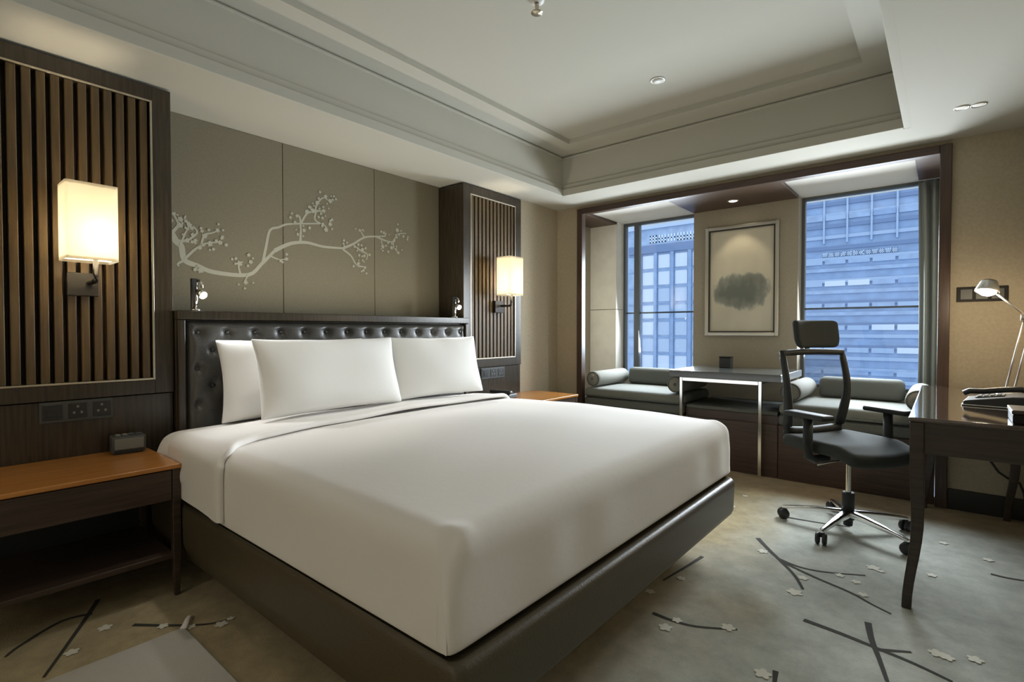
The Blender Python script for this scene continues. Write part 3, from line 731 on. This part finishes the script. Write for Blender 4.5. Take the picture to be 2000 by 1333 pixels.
# ================================================================== WINDOW SEAT
t = thing('window_seat', 'long dark brown wooden window seat base under both windows', 'window seat', (1.58, 4.2, 0)); ox, oy = 1.58, 4.2
obj('carcass', bx(.292 - ox, 2.868 - ox, .012, .70, 0, .385), 'redwoodx', t, bevel=.003)
for a, b in ((.292, 1.262), (1.266, 1.966), (1.970, 2.868)):
    obj('front_panel', bx(a - ox, b - ox, -.006, .0115, .0, .398), 'redwoodx', t, bevel=.003)
obj('end_platform', bx(.292 - ox, 1.262 - ox, .012, .70, .3855, .400), 'redwoodx', t, bevel=.002)
obj('end_platform', bx(1.970 - ox, 2.868 - ox, .012, .70, .3855, .400), 'redwoodx', t, bevel=.002)
obj('middle_step', bx(1.266 - ox, 1.966 - ox, .0125, .68, .386, .462), 'redwoodx', t, bevel=.003)
obj('step_runner', bx(1.270 - ox, 1.962 - ox, .010, .675, .4625, .492), 'greyfab', t, bevel=.008, seg=3)['label'] = 'grey fabric runner on the middle step'
def puff(p): return p
def seat_set(x0, x1, side, who):
    zA, zB, zC = .4005, .482, .566
    bm = B(); rounded(bm, x0, x1, 4.172, 4.865, zA, zB, .026, (20, 12, 3), .022)
    tag(obj('seat_pad', bm, 'greyfab', smooth=True), 'lower grey seat pad on the window seat %s' % who, 'cushion', None)
    bm = B(); rounded(bm, x0 + .004, x1 - .004, 4.165, 4.84, zB + .0005, zC, .036, (20, 14, 3), .03, crown=.012)
    c = tag(obj('seat_cushion', bm, 'lightfab', smooth=True), 'upper pale grey seat cushion on the window seat %s' % who, 'cushion', None)
    bm = B(); e = .012; pts = [(x0 + .02, 4.167, zB + .012), (x1 - .02, 4.167, zB + .012)]; tube(bm, pts, .006, 8); obj('piping', bm, 'greyfab', c, smooth=True)
    bm = B(); rounded(bm, x0 + .17, x1 - .17, 4.72, 4.855, zC + .006, .735, .045, (20, 5, 4), .03)
    tag(obj('back_cushion', bm, 'greyfab', smooth=True), 'grey back cushion standing under the window %s' % who, 'cushion', None)
    def bol(xc, lab):
        r = .071; bm = B(); L0, L1 = 4.20, 4.83
        lathe(bm, [(.001, L0), (r * .55, L0 + .004), (r * .88, L0 + .012), (r, L0 + .035), (r * 1.01, (L0 + L1) / 2), (r, L1 - .035), (r * .88, L1 - .012), (r * .5, L1 - .003), (.001, L1)], 28, (xc, 0, zC + r + .010), 'y')
        o = tag(obj('bolster', bm, 'bolster', smooth=True), lab, 'bolster')
        bm = B(); lathe(bm, [(.001, L0 - .004), (.012, L0 - .004), (.014, L0 + .003), (.001, L0 + .004)], 16, (xc, 0, zC + r + .010), 'y'); obj('end_button', bm, 'greyfab', o, smooth=True)
        pts = [(xc + r * .9 * math.cos(2 * PI * k / 24), L0 + .010, zC + r + .010 + r * .9 * math.sin(2 * PI * k / 24)) for k in range(24)]
        obj('piping', tube(B(), pts, .005, 6, closed=True), 'greyfab', o, smooth=True)
    return bol
b = seat_set(.300, 1.250, 0, 'left of the grey table')
b(.300 + .076, 'pale round bolster at the far left end of the window seat'); b(1.250 - .076, 'pale round bolster half hidden behind the left chrome leg of the grey table')
b = seat_set(1.970, 2.860, 0, 'behind the office chair')
b(1.970 + .076, 'pale round bolster just behind the office chair backrest'); b(2.860 - .076, 'pale round bolster at the right end of the window seat by the grey curtain')

# small table reaching over the middle step
t = thing('side_table', 'dark grey topped table on chrome legs between the two seat cushions', 'table', (1.585, 4.16, 0)); ox, oy = 1.585, 4.16
obj('table_top', bx(1.165 - ox, 2.005 - ox, -.06, .655, .722, .778), 'ctable', t, bevel=.004)
s = .024; x0, x1 = 1.240 - ox, 1.868 - ox
for x in (x0, x1 - s): obj('leg', bx(x, x + s, -.024, -.0, .0, .7215), 'chrome', t, bevel=.003)
obj('top_rail', bx(x0 + s, x1 - s, -.024, .0, .690, .7215), 'chrome', t, bevel=.003)
for x in (x0, x1 - s): obj('side_rail', bx(x + .002, x + s - .002, .0005, .60, .697, .7215), 'chrome', t, bevel=.003)
t = thing('card_holder', 'small black upright box standing on the grey side table', 'holder', (1.452, 4.64, .7785))
obj('body', bx(-.048, .048, -.035, .035, 0, .085), 'black', t, bevel=.004)
obj('lid', bx(-.050, .050, -.037, .037, .0855, .098), 'bronze', t, bevel=.003)

# framed picture on the pier
t = thing('framed_picture', 'silver-framed ink landscape hanging on the wall pier between the windows', 'picture', (1.503, 4.884, 1.055))
w, h = .625, .995; bm = B(); f = .030
for a in ((-w / 2, -w / 2 + f, 0, h), (w / 2 - f, w / 2, 0, h)): box(bm, a[0], a[1], -.034, -.001, a[2], a[3])
box(bm, -w / 2 + f, w / 2 - f, -.034, -.001, 0, f); box(bm, -w / 2 + f, w / 2 - f, -.034, -.001, h - f, h)
obj('frame', bm, 'frame_silver', t, bevel=.004)
bm = B(); g = f + .012
for a, b2 in ((-w / 2 + f, -w / 2 + g), (w / 2 - g, w / 2 - f)): box(bm, a, b2, -.028, -.002, f, h - f)
box(bm, -w / 2 + g, w / 2 - g, -.028, -.002, f, f + .012); box(bm, -w / 2 + g, w / 2 - g, -.028, -.002, h - f - .012, h - f)
obj('inner_frame', bm, 'frame_dark', t)
m0 = f + .012
obj('paper', bx(-w / 2 + m0, w / 2 - m0, -.012, -.003, m0, h - m0), 'ink', t)['label'] = 'ink painting of a misty grey-green hill'

# curtain at the right end of the bay
def curtain(x0, x1, y, folds, amp, name, label, m, z0=.412):
    bm = B(); n = folds * 12; G = []
    for z in [z0 + (2.205 - z0) * k / 16 for k in range(17)]:
        row = []
        for i in range(n + 1):
            u = i / n; f = math.sin(u * folds * 2 * PI); g = amp * (1 + .25 * math.sin(z * 2.1 + i * .2))
            row.append(bm.verts.new((x0 + (x1 - x0) * u + .012 * math.sin(u * folds * 4 * PI) + .010 * math.sin(z * 1.7) * (1 - u), y + g * f, z)))
        G.append(row)
    for A, C in zip(G, G[1:]):
        for i in range(n): bm.faces.new((A[i], A[i + 1], C[i + 1], C[i]))
    o = obj(name, bm, m, smooth=True); o.modifiers.new('t', 'SOLIDIFY').thickness = .004
    return tag(o, label, 'curtain')
curtain(2.752, 2.905, 4.928, 3, .034, 'curtain', 'grey curtain bunched at the right end of the windows', 'curtain')

# ================================================================== DESK
DX0, DX1, DY0, DY1 = 2.800, 3.300, 2.560, 4.120
t = thing('desk', 'dark polished wooden desk with curved legs at the right, reaching the window wall', 'desk', (DX0, DY0, 0))
W, Lh = DX1 - DX0, DY1 - DY0
obj('desk_top', bx(0, W, 0, Lh, .742, .760), 'desktop', t, bevel=.005, seg=3)
bm = B(); i = .022
box(bm, i, W - i, i, i + .02, .618, .7415); box(bm, i, W - i, Lh - i - .02, Lh - i, .618, .7415); box(bm, i, i + .02, i + .02, Lh - i - .02, .655, .7415); box(bm, W - i - .02, W - i, i + .02, Lh - i - .02, .618, .7415)
obj('apron', bm, 'deskwood', t, bevel=.002)
def saber(lx, ly, sx, sy):
    bm = B(); rings = []
    for k in range(15):
        z = .7415 * (1 - k / 14); o = -.030 * smoothstep(.34, .0, z) + .006 * smoothstep(.741, .3, z); wd = .046 - .014 * smoothstep(.6, 0, z)
        cx, cy = lx + sx * o, ly + sy * o
        rings.append([bm.verts.new((cx + a * wd / 2, cy + b2 * wd / 2, z)) for a, b2 in ((-1, -1), (1, -1), (1, 1), (-1, 1))])
    for A, C in zip(rings, rings[1:]):
        for j in range(4): bm.faces.new((A[j], A[(j + 1) % 4], C[(j + 1) % 4], C[j]))
    bm.faces.new(rings[0][::-1]); bm.faces.new(rings[-1])
    obj('leg', bm, 'deskwood', t, bevel=.004)
saber(.027, .030, 1, 1); saber(W - .027, .030, -1, 1); saber(.045, Lh - .034, 1, -1); saber(W - .080, Lh - .034, 1, -1)

# office chair
def chair(loc, rz, label):
    t = thing('office_chair', label, 'chair', loc, rz)
    # five-star base
    hub = obj('hub', lathe(B(), [(.001, .030), (.022, .030), (.024, .062), (.036, .070), (.036, .105), (.030, .112), (.001, .112)], 24), 'chairblk', t, smooth=True, bevel=.002)
    for k in range(5):
        a = math.radians(k * 72 + .5); c, s = math.cos(a), math.sin(a)
        bm = B(); rings = []
        for d, z, w, h in ((.030, .100, .050, .034), (.10, .096, .042, .030), (.20, .086, .034, .024), (.29, .074, .027, .018), (.325, .068, .024, .014)):
            rings.append([bm.verts.new((c * d - s * p * w / 2, s * d + c * p * w / 2, z + q * h / 2)) for p, q in ((-1, -1), (1, -1), (1, .4), (.55, 1), (-.55, 1), (-1, .4))])
        for A, C in zip(rings, rings[1:]):
            for j in range(6): bm.faces.new((A[j], A[(j + 1) % 6], C[(j + 1) % 6], C[j]))
        bm.faces.new(rings[0][::-1]); bm.faces.new(rings[-1])
        obj('base_arm', bm, 'chrome', t, bevel=.003)
        ca = obj('caster', tube(B(), [(.318 * c, .318 * s, .058), (.318 * c, .318 * s, .040)], .009, 10), 'chairblk', t, smooth=True)
        e = a + 1.9; wx, wy = math.cos(e), math.sin(e)
        for q in (-1, 1):
            bm = B(); lathe(bm, [(.001, -.011), (.022, -.011), (.029, -.007), (.0305, 0), (.029, .007), (.022, .011), (.001, .011)], 22)
            bm.transform(Matrix.Translation((.318 * c + wx * .0155 * q, .318 * s + wy * .0155 * q, .0306)) @ Matrix.Rotation(e, 4, 'Z') @ Matrix.Rotation(PI / 2, 4, 'Y'))
            obj('wheel', bm, 'black', ca, smooth=True)
        bm = B(); tube(bm, [(.318 * c - wx * .024, .318 * s - wy * .024, .050), (.318 * c, .318 * s, .056), (.318 * c + wx * .024, .318 * s + wy * .024, .050)], .008, 8); obj('hood', bm, 'chairblk', ca, smooth=True)
    obj('gas_lift', lathe(B(), [(.027, .1125), (.027, .205), (.0255, .207), (.0145, .208), (.0145, .385), (.001, .386)], 24), 'chrome', t, smooth=True, angle=30).modifiers.new('es', 'EDGE_SPLIT')
    obj('lift_sleeve', lathe(B(), [(.030, .1125), (.030, .210), (.028, .213)], 24), 'chairblk', t, smooth=True)
    bm = B(); box(bm, -.10, .10, -.055, .055, .386, .425); obj('mechanism', bm, 'chairblk', t, bevel=.012, seg=3)
    obj('lever', tube(B(), [(.02, -.05, .40), (.02, -.16, .395), (.015, -.235, .385)], .005, 8), 'steel', t, smooth=True)
    # seat
    def seatshape(p):
        q = Vector(p); u = (p.x + .02) / .25; v = p.y / .25
        q.y *= 1 - .06 * smoothstep(.0, 1, u) - .05 * smoothstep(0, -1, u)
        q.x -= .035 * v * v * smoothstep(.2, 1, u)
        q.z += .012 * v * v - .030 * smoothstep(.5, 1.1, u) + .004
        return q
    bm = B(); rounded(bm, -.235, .255, -.25, .25, .427, .498, .034, (16, 16, 4), .03, fn=seatshape); obj('seat', bm, 'chairfab', t, smooth=True, sub=1)
    # back spine and frame
    def bk(v): # backrest profile: height v -> x
        return -.232 + .030 * math.sin((v - .52) / .45 * PI) - .010 * smoothstep(.75, 1.0, v)
    P = []
    hw = .225
    zs = [.52 + (.970 - .52) * k / 14 for k in range(15)]
    for z in zs: P.append((bk(z), -hw * (.86 + .14 * smoothstep(.5, .8, z)), z))
    for k in range(1, 8): P.append((bk(.970) - .012 * math.sin(k / 8 * PI), -hw + 2 * hw * k / 8, .970 + .006 * math.sin(k / 8 * PI)))
    for z in zs[::-1]: P.append((bk(z), hw * (.86 + .14 * smoothstep(.5, .8, z)), z))
    for k in range(1, 8):
        f = k / 8; P.append((bk(.52) - .012 * math.sin(f * PI), hw * .86 * (1 - 2 * f), .52 - .012 * math.sin(f * PI)))
    rad = []
    for p in P: rad.append(.0185 + .008 * smoothstep(.90, .56, p[2]))
    obj('back_frame', tube(B(), P, rad, 10, closed=True), 'chairblk', t, smooth=True)
    bm = B(); n = 10; G = []
    for z in zs:
        ww = hw * (.86 + .14 * smoothstep(.5, .8, z))
        G.append([bm.verts.new((bk(z) - .016 * (1 - (2 * j / n - 1) ** 2), -ww + 2 * ww * j / n, z)) for j in range(n + 1)])
    for A, C in zip(G, G[1:]):
        for j in range(n): bm.faces.new((A[j], A[j + 1], C[j + 1], C[j]))
    obj('mesh_back', bm, 'meshback', t, smooth=True)['label'] = 'see-through dark mesh of the backrest'
    P2 = [(-.06, 0, .405), (-.16, 0, .405), (-.215, 0, .415), (-.243, 0, .445), (-.250, 0, .480), (-.246, 0, .515)]
    obj('back_spine', tube(B(), P2, [.022, .024, .026, .024, .020, .016], 12, ry=.016), 'chairblk', t, smooth=True)
    # headrest
    obj('headrest_stem', tube(B(), [(bk(.970) - .012, 0, .970), (-.285, 0, 1.00), (-.295, 0, 1.04), (-.278, 0, 1.085)], .016, 10, ry=.011), 'chairblk', t, smooth=True)
    def hs(p):
        q = Vector(p); v = p.y / .155; q.x += .040 * v * v - .012 * ((p.z - 1.085) / .08) ; 
        q.y *= 1 - .10 * smoothstep(1.06, 1.0, p.z)
        return q
    bm = B(); rounded(bm, -.280, -.230, -.158, .158, 1.000, 1.162, .024, (4, 14, 8), .024, fn=hs); obj('headrest', bm, 'chairfab', t, smooth=True, sub=1)
    # armrests
    for s in (-1, 1):
        a = obj('armrest', B(), None, t) if False else None
        bm = B(); tube(bm, [(0.0, s * .15, .415), (.0, s * .24, .412), (.0, s * .282, .430), (.0, s * .288, .50), (.0, s * .286, .635)], [.018, .020, .024, .027, .025], 12, ry=.022)
        post = obj('arm_post', bm, 'chairblk', t, smooth=True)
        bm = B(); rounded(bm, -.125, .125, s * .286 - .042, s * .286 + .042, .636, .664, .012, (8, 6, 2), .010)
        obj('arm_pad', bm, 'chairblk', post, smooth=True)
    return t
chair((2.512, 3.350, 0), math.radians(-33), 'charcoal office chair with headrest and see-through mesh back, facing the desk')

# desk lamp
t = thing('desk_lamp', 'lit desk lamp with thin twin arms standing behind the desk telephone', 'desk lamp', (3.175, 3.66, .7605))
obj('base', lathe(B(), [(.001, .0), (.075, 0), (.078, .006), (.074, .016), (.02, .022), (.014, .03), (.001, .031)], 30), 'steel', t, smooth=True)
for d in (-.016, .016):
    obj('lower_arm', tube(B(), [(-.010 + d, .0, .030), (.055 + d, -.005, .400)], .0045, 8), 'steel', t, smooth=True)
obj('elbow', lathe(B(), [(.001, -.030), (.017, -.030), (.017, .030), (.001, .030)], 18, (.055, -.005, .405), 'x'), 'steel', t, smooth=True, bevel=.002)
obj('upper_arm', tube(B(), [(.055, -.005, .405), (-.065, -.02, .53)], .0055, 8), 'steel', t, smooth=True)
h = obj('lamp_head', lathe(B(), [(.010, .042), (.030, .040), (.036, .030), (.048, -.010), (.050, -.020), (.046, -.0195), (.033, .024), (.012, .034)], 26), 'steel', t, smooth=True)
h.location = (-.100, -.025, .560); h.rotation_euler = (math.radians(-16), math.radians(10), 0)
obj('bulb', lathe(B(), [(.001, .010), (.020, .006), (.036, -.010), (.038, -.024), (.022, -.036), (.001, -.038)], 20), 'lensw', h, smooth=True)
obj('head_joint', tube(B(), [(-.065, -.02, .53), (-.082, -.022, .555)], .009, 8), 'steel', t, smooth=True)

# desk telephone
t = thing('telephone', 'black desk telephone with pale edge on the polished desk', 'telephone', (3.090, 3.22, .7605), math.radians(-6))
bm = B()
pr = [(-.105, 0), (.105, 0), (.105, .052), (.06, .050), (-.105, .022)]
A = [bm.verts.new((x, -.115, z)) for x, z in pr]; C = [bm.verts.new((x, .115, z)) for x, z in pr]
for j in range(5): bm.faces.new((A[j], A[(j + 1) % 5], C[(j + 1) % 5], C[j]))
bm.faces.new(A[::-1]); bm.faces.new(C)
obj('body', bm, 'black', t, bevel=.006, seg=3)
obj('base_rim', bx(-.110, .110, -.120, .120, .0, .007), 'steel', t, bevel=.003)
P = [(-.105, -.075, .052), (-.085, -.075, .064), (-.04, -.075, .066), (.04, -.075, .080), (.085, -.075, .084), (.105, -.075, .076)]
obj('handset', tube(B(), P, [.016, .022, .015, .015, .022, .016], 12, ry=.013), 'black', t, smooth=True)
kp = obj('keypad', bx(-.07, .03, -.03, .07, .0, .004), 'dkgrey', t, bevel=.001); kp.rotation_euler = (0, -math.atan2(.028, .165), 0); kp.location = (0, 0, .0415)
for i in range(4):
    for j in range(3): obj('key', bx(-.062 + i * .022, -.047 + i * .022, -.022 + j * .03, -.002 + j * .03, .0042, .008), 'grey', kp, bevel=.001)

# dark box on the near corner of the desk
t = thing('leather_box', 'dark square box on the near edge of the desk at the picture edge', 'box', (3.175, 2.70, .7605))
obj('body', bx(-.075, .075, -.09, .09, 0, .034), 'bronze', t, bevel=.004)
obj('lid', bx(-.078, .078, -.093, .093, .0345, .050), 'deskwood', t, bevel=.004)

# cable under the desk, wall plate behind the lamp
bm = B(); pts = [(3.10, 4.168, .40), (3.105, 4.150, .36), (3.13, 4.145, .32), (3.16, 4.145, .27), (3.20, 4.146, .24), (3.25, 4.146, .22), (3.27, 4.146, .16), (3.275, 4.145, .10), (3.30, 4.13, .008)]
tag(obj('power_cable', tube(B(), pts, .006, 8), 'black', smooth=True), 'black cable hanging under the desk against the window wall', 'cable')
t = thing('switch_plate', 'dark switch plate on the beige wall behind the desk lamp', 'switch plate', (3.075, 4.1795, 1.275))
obj('plate', bx(-.115, .115, -.009, 0, 0, .090), 'bronze', t, bevel=.003)
for k in range(3): obj('rocker', bx(-.098 + k * .070, -.042 + k * .070, -.013, -.0092, .014, .076), 'dkgrey', t, bevel=.002)

# ================================================================== OUTSIDE
def building(name, label, x0, x1, y, ztop, body, loc):
    t = thing('office_building', label, 'building', (x0, y, -30))
    obj('wall', bx(0, x1 - x0, .3, 14, 0, ztop + 30), body, t)
    return t
t = building('a', 'pale blue tower with tall bright windows seen through the left window', -52, -26, 90, 20.6, 'facade2', 0); Z = 30
for i, x in enumerate((-44.6, -42.6, -39.5, -36.4, -33.2, -30.0)):
    for k in range(8):
        z = 12.6 - k * 3.07
        if i < 2 and k < 7: 
            continue
        obj('window', bx(x + 52 - 1.1, x + 52 + 1.1, .2, .31, z + Z, z + Z + 2.5), 'pane2' if (k in (0, 1, 6) or (i == 2 and k < 6)) and k != 5 else 'pane', t)
for k in range(9):
    z = 15.3 - k * 3.07; obj('floor_band', bx(8.6, 26, .12, .30, z + Z - .25, z + Z + .05), 'banddark' if k == 0 else 'facade', t)
for x in (-41.0, -37.95, -34.8, -31.6): obj('pilaster', bx(x + 52 - .3, x + 52 + .3, -.1, .30, 0, 15.4 + Z), 'facade', t)
obj('sign_band', bx(8.6, 26, .05, .30, 15.45 + Z, 16.9 + Z), 'banddark', t)
def glyph(bm, x, z, s, y, rnd):
    """an illegible block character: frame strokes"""
    st = s * .18
    for k in range(3): box(bm, x, x + s, y, y + .05, z + k * (s - st) / 2, z + k * (s - st) / 2 + st) if rnd.random() < .75 else None
    for k in range(2): box(bm, x + k * (s - st), x + k * (s - st) + st, y, y + .05, z, z + s) if rnd.random() < .8 else None
    box(bm, x + s * .4, x + s * .6, y, y + .05, z, z + s)
rnd = random.Random(3)
for k in range(5):
    bm = B(); glyph(bm, 52 - 39.2 + k * 1.75, 17.3 + Z, 1.35, .22, rnd); obj('sign_letter', bm, 'sign', t)
obj('roof_edge', bx(8.4, 26, -.2, .30, 19.9 + Z, 20.6 + Z), 'pane', t)
t = building('b', 'blue tower with close horizontal bands filling the right window', -22, 8, 96, 40, 'facade', 0)
rnd = random.Random(5)
for k in range(20):
    z = 24.5 - k * 1.75
    obj('floor_band', bx(0, 30, .05, .30, z + Z, z + Z + .55), ('band', 'facade2', 'banddark')[(k * 7 + k // 3) % 3], t)
for k in range(10):
    for i in range(5):
        x = -15.2 + i * 3.15; z = 21.6 - k * 3.5 + .6
        bright = (k == 4 and i in (1, 2)) or (k == 6 and i in (3, 4)) or (k == 7 and i == 4)
        if k == 2: continue
        mm = 'pane2' if bright else ('facade2', 'band', 'facade', 'facade2')[rnd.randrange(4)]
        obj('window', bx(x + 22 + .15, x + 22 + 2.95, .0, .30, z + Z, z + Z + (.85 if bright else .75)), mm, t)
for i in range(7): obj('pilaster', bx(-15.35 + i * 3.15 + 22, -15.1 + i * 3.15 + 22, -.15, .30, 15 + Z, 26 + Z), 'band', t)
for k in range(12):
    bm = B(); glyph(bm, 22 - 12.2 + k * .82, 12.9 + Z, .62, -.06, rnd); obj('sign_letter', bm, 'sign', t)
bm = B(); box(bm, -70, 40, 30, 130, -30.4, -30); struct('ground', bm, 'facade2')
# ================================================================== LIGHT
def spot(name, loc, target, power, color, size, blend=.6, rad=.03):
    l = bpy.data.lights.new(name, 'SPOT'); l.energy = power; l.color = color; l.spot_size = math.radians(size); l.spot_blend = blend; l.shadow_soft_size = rad
    o = bpy.data.objects.new(name, l); COL.objects.link(o); o.location = loc
    o.rotation_euler = (Vector(target) - Vector(loc)).to_track_quat('-Z', 'Y').to_euler(); return o
def area(name, loc, target, power, color, sx, sy):
    l = bpy.data.lights.new(name, 'AREA'); l.shape = 'RECTANGLE'; l.size = sx; l.size_y = sy; l.energy = power; l.color = color
    o = bpy.data.objects.new(name, l); COL.objects.link(o); o.location = loc
    o.rotation_euler = (Vector(target) - Vector(loc)).to_track_quat('-Z', 'Y').to_euler(); return o
def point(name, loc, power, color, rad=.03):
    l = bpy.data.lights.new(name, 'POINT'); l.energy = power; l.color = color; l.shadow_soft_size = rad
    o = bpy.data.objects.new(name, l); COL.objects.link(o); o.location = loc; return o
DAY = (.86, .94, 1.0); WARM = (1, .80, .55); NEUT = (1, .95, .88)
for n, x, sx, p in (('daylight_left_window', .70, .62, 42), ('daylight_right_window', 2.36, .74, 57)):
    o = area(n, (x, 4.97, 1.36), (x + .1, 2.4, .72), p, DAY, sx, 1.0); o.data.spread = math.radians(150)
# added overhead fill, no real fixtures: behind the camera and just beside it
for x, y, p in ((1.1, -1.1, 14), (2.4, -1.1, 14), (3.05, .5, 4)):
    spot('room_fill_spot', (x, y, 2.26), (x, y + .25, 0), p, NEUT, 125, .9, .06)
spot('reading_beam_near', (.085, 1.00, 1.272), (.66, 1.30, .66), 10, (.95, .97, 1), 95, .8, .015)
spot('reading_beam_far', (.085, 2.78, 1.272), (.62, 2.40, .66), 9, (.95, .97, 1), 95, .8, .015)
area('ledge_fill', (.035, 1.88, 1.206), (.06, 1.88, 2.2), 4.2, (1, .90, .72), 1.9, .025)  # added fill lifting the wall panel and lowered ceiling; no real strip here
for x in (.5, 1.6, 2.7): spot('back_wall_fill', (x, -1.45, 2.26), (x, -2.35, 1.3), 36, (1, .95, .86), 110, .9, .05)  # added spots, bounced off the back wall as soft front fill
spot('bed_fill_spot', (.95, 1.10, 2.60), (.62, 1.28, .66), 24, NEUT, 52, .9, .04)  # added pair brightening fold and pillows; the tray ceiling has no such fixture
spot('bed_fill_spot', (.95, 2.45, 2.60), (.62, 2.35, .66), 18, NEUT, 52, .9, .04)
spot('picture_beam', (1.506, 4.62, 2.195), (1.503, 4.80, 1.5), 5, (1, .86, .62), 70, .5, .02)
point('desk_lamp_glow', (3.06, 3.63, 1.275), 8, WARM, .03)

w = bpy.data.worlds.new('sky'); bpy.context.scene.world = w; w.use_nodes = True
b = w.node_tree.nodes['Background']; b.inputs[0].default_value = (.88, .94, 1, 1); b.inputs[1].default_value = 1.45

for stem, phrase in (('wall_sconce', 'sconces on the slatted panels'), ('slatted_wall_panel', 'slatted panels beside the bed'), ('socket_plate', 'socket plates above the nightstands'), ('pillow', 'pillows on the bed'),
                     ('nightstand', 'nightstands beside the bed'), ('reading_light', 'reading lights on the headboard'), ('seat_pad', 'pads on the window seat'), ('seat_cushion', 'cushions on the window seat'),
                     ('back_cushion', 'back cushions on the window seat'), ('bolster', 'bolsters on the window seat'), ('office_building', 'towers outside the windows'), ('telephone', 'telephones')):
    for o in list(COL.objects):
        if o.parent is None and o.name.split('.')[0] == stem: o['group'] = phrase

# ================================================================== CAMERA
cd = bpy.data.cameras.new('camera'); cam = bpy.data.objects.new('camera', cd); COL.objects.link(cam)
cd.sensor_width = 36; cd.sensor_fit = 'HORIZONTAL'; cd.lens = 36 * 1009 / 2000; cd.clip_start = .05; cd.clip_end = 500
cam.location = (2.904, 0, 1.1)
cam.rotation_euler = (math.radians(90 - 1.14), 0, math.radians(39.9))
sc = bpy.context.scene; sc.camera = cam
sc.view_settings.view_transform = 'Standard'; sc.view_settings.look = 'None'; sc.view_settings.gamma = 1; sc.view_settings.exposure = .24
sc.view_settings.use_curve_mapping = False
sc.cycles.use_denoising = True
sc.cycles.max_bounces = 10; sc.cycles.diffuse_bounces = 5; sc.cycles.sample_clamp_indirect = 6
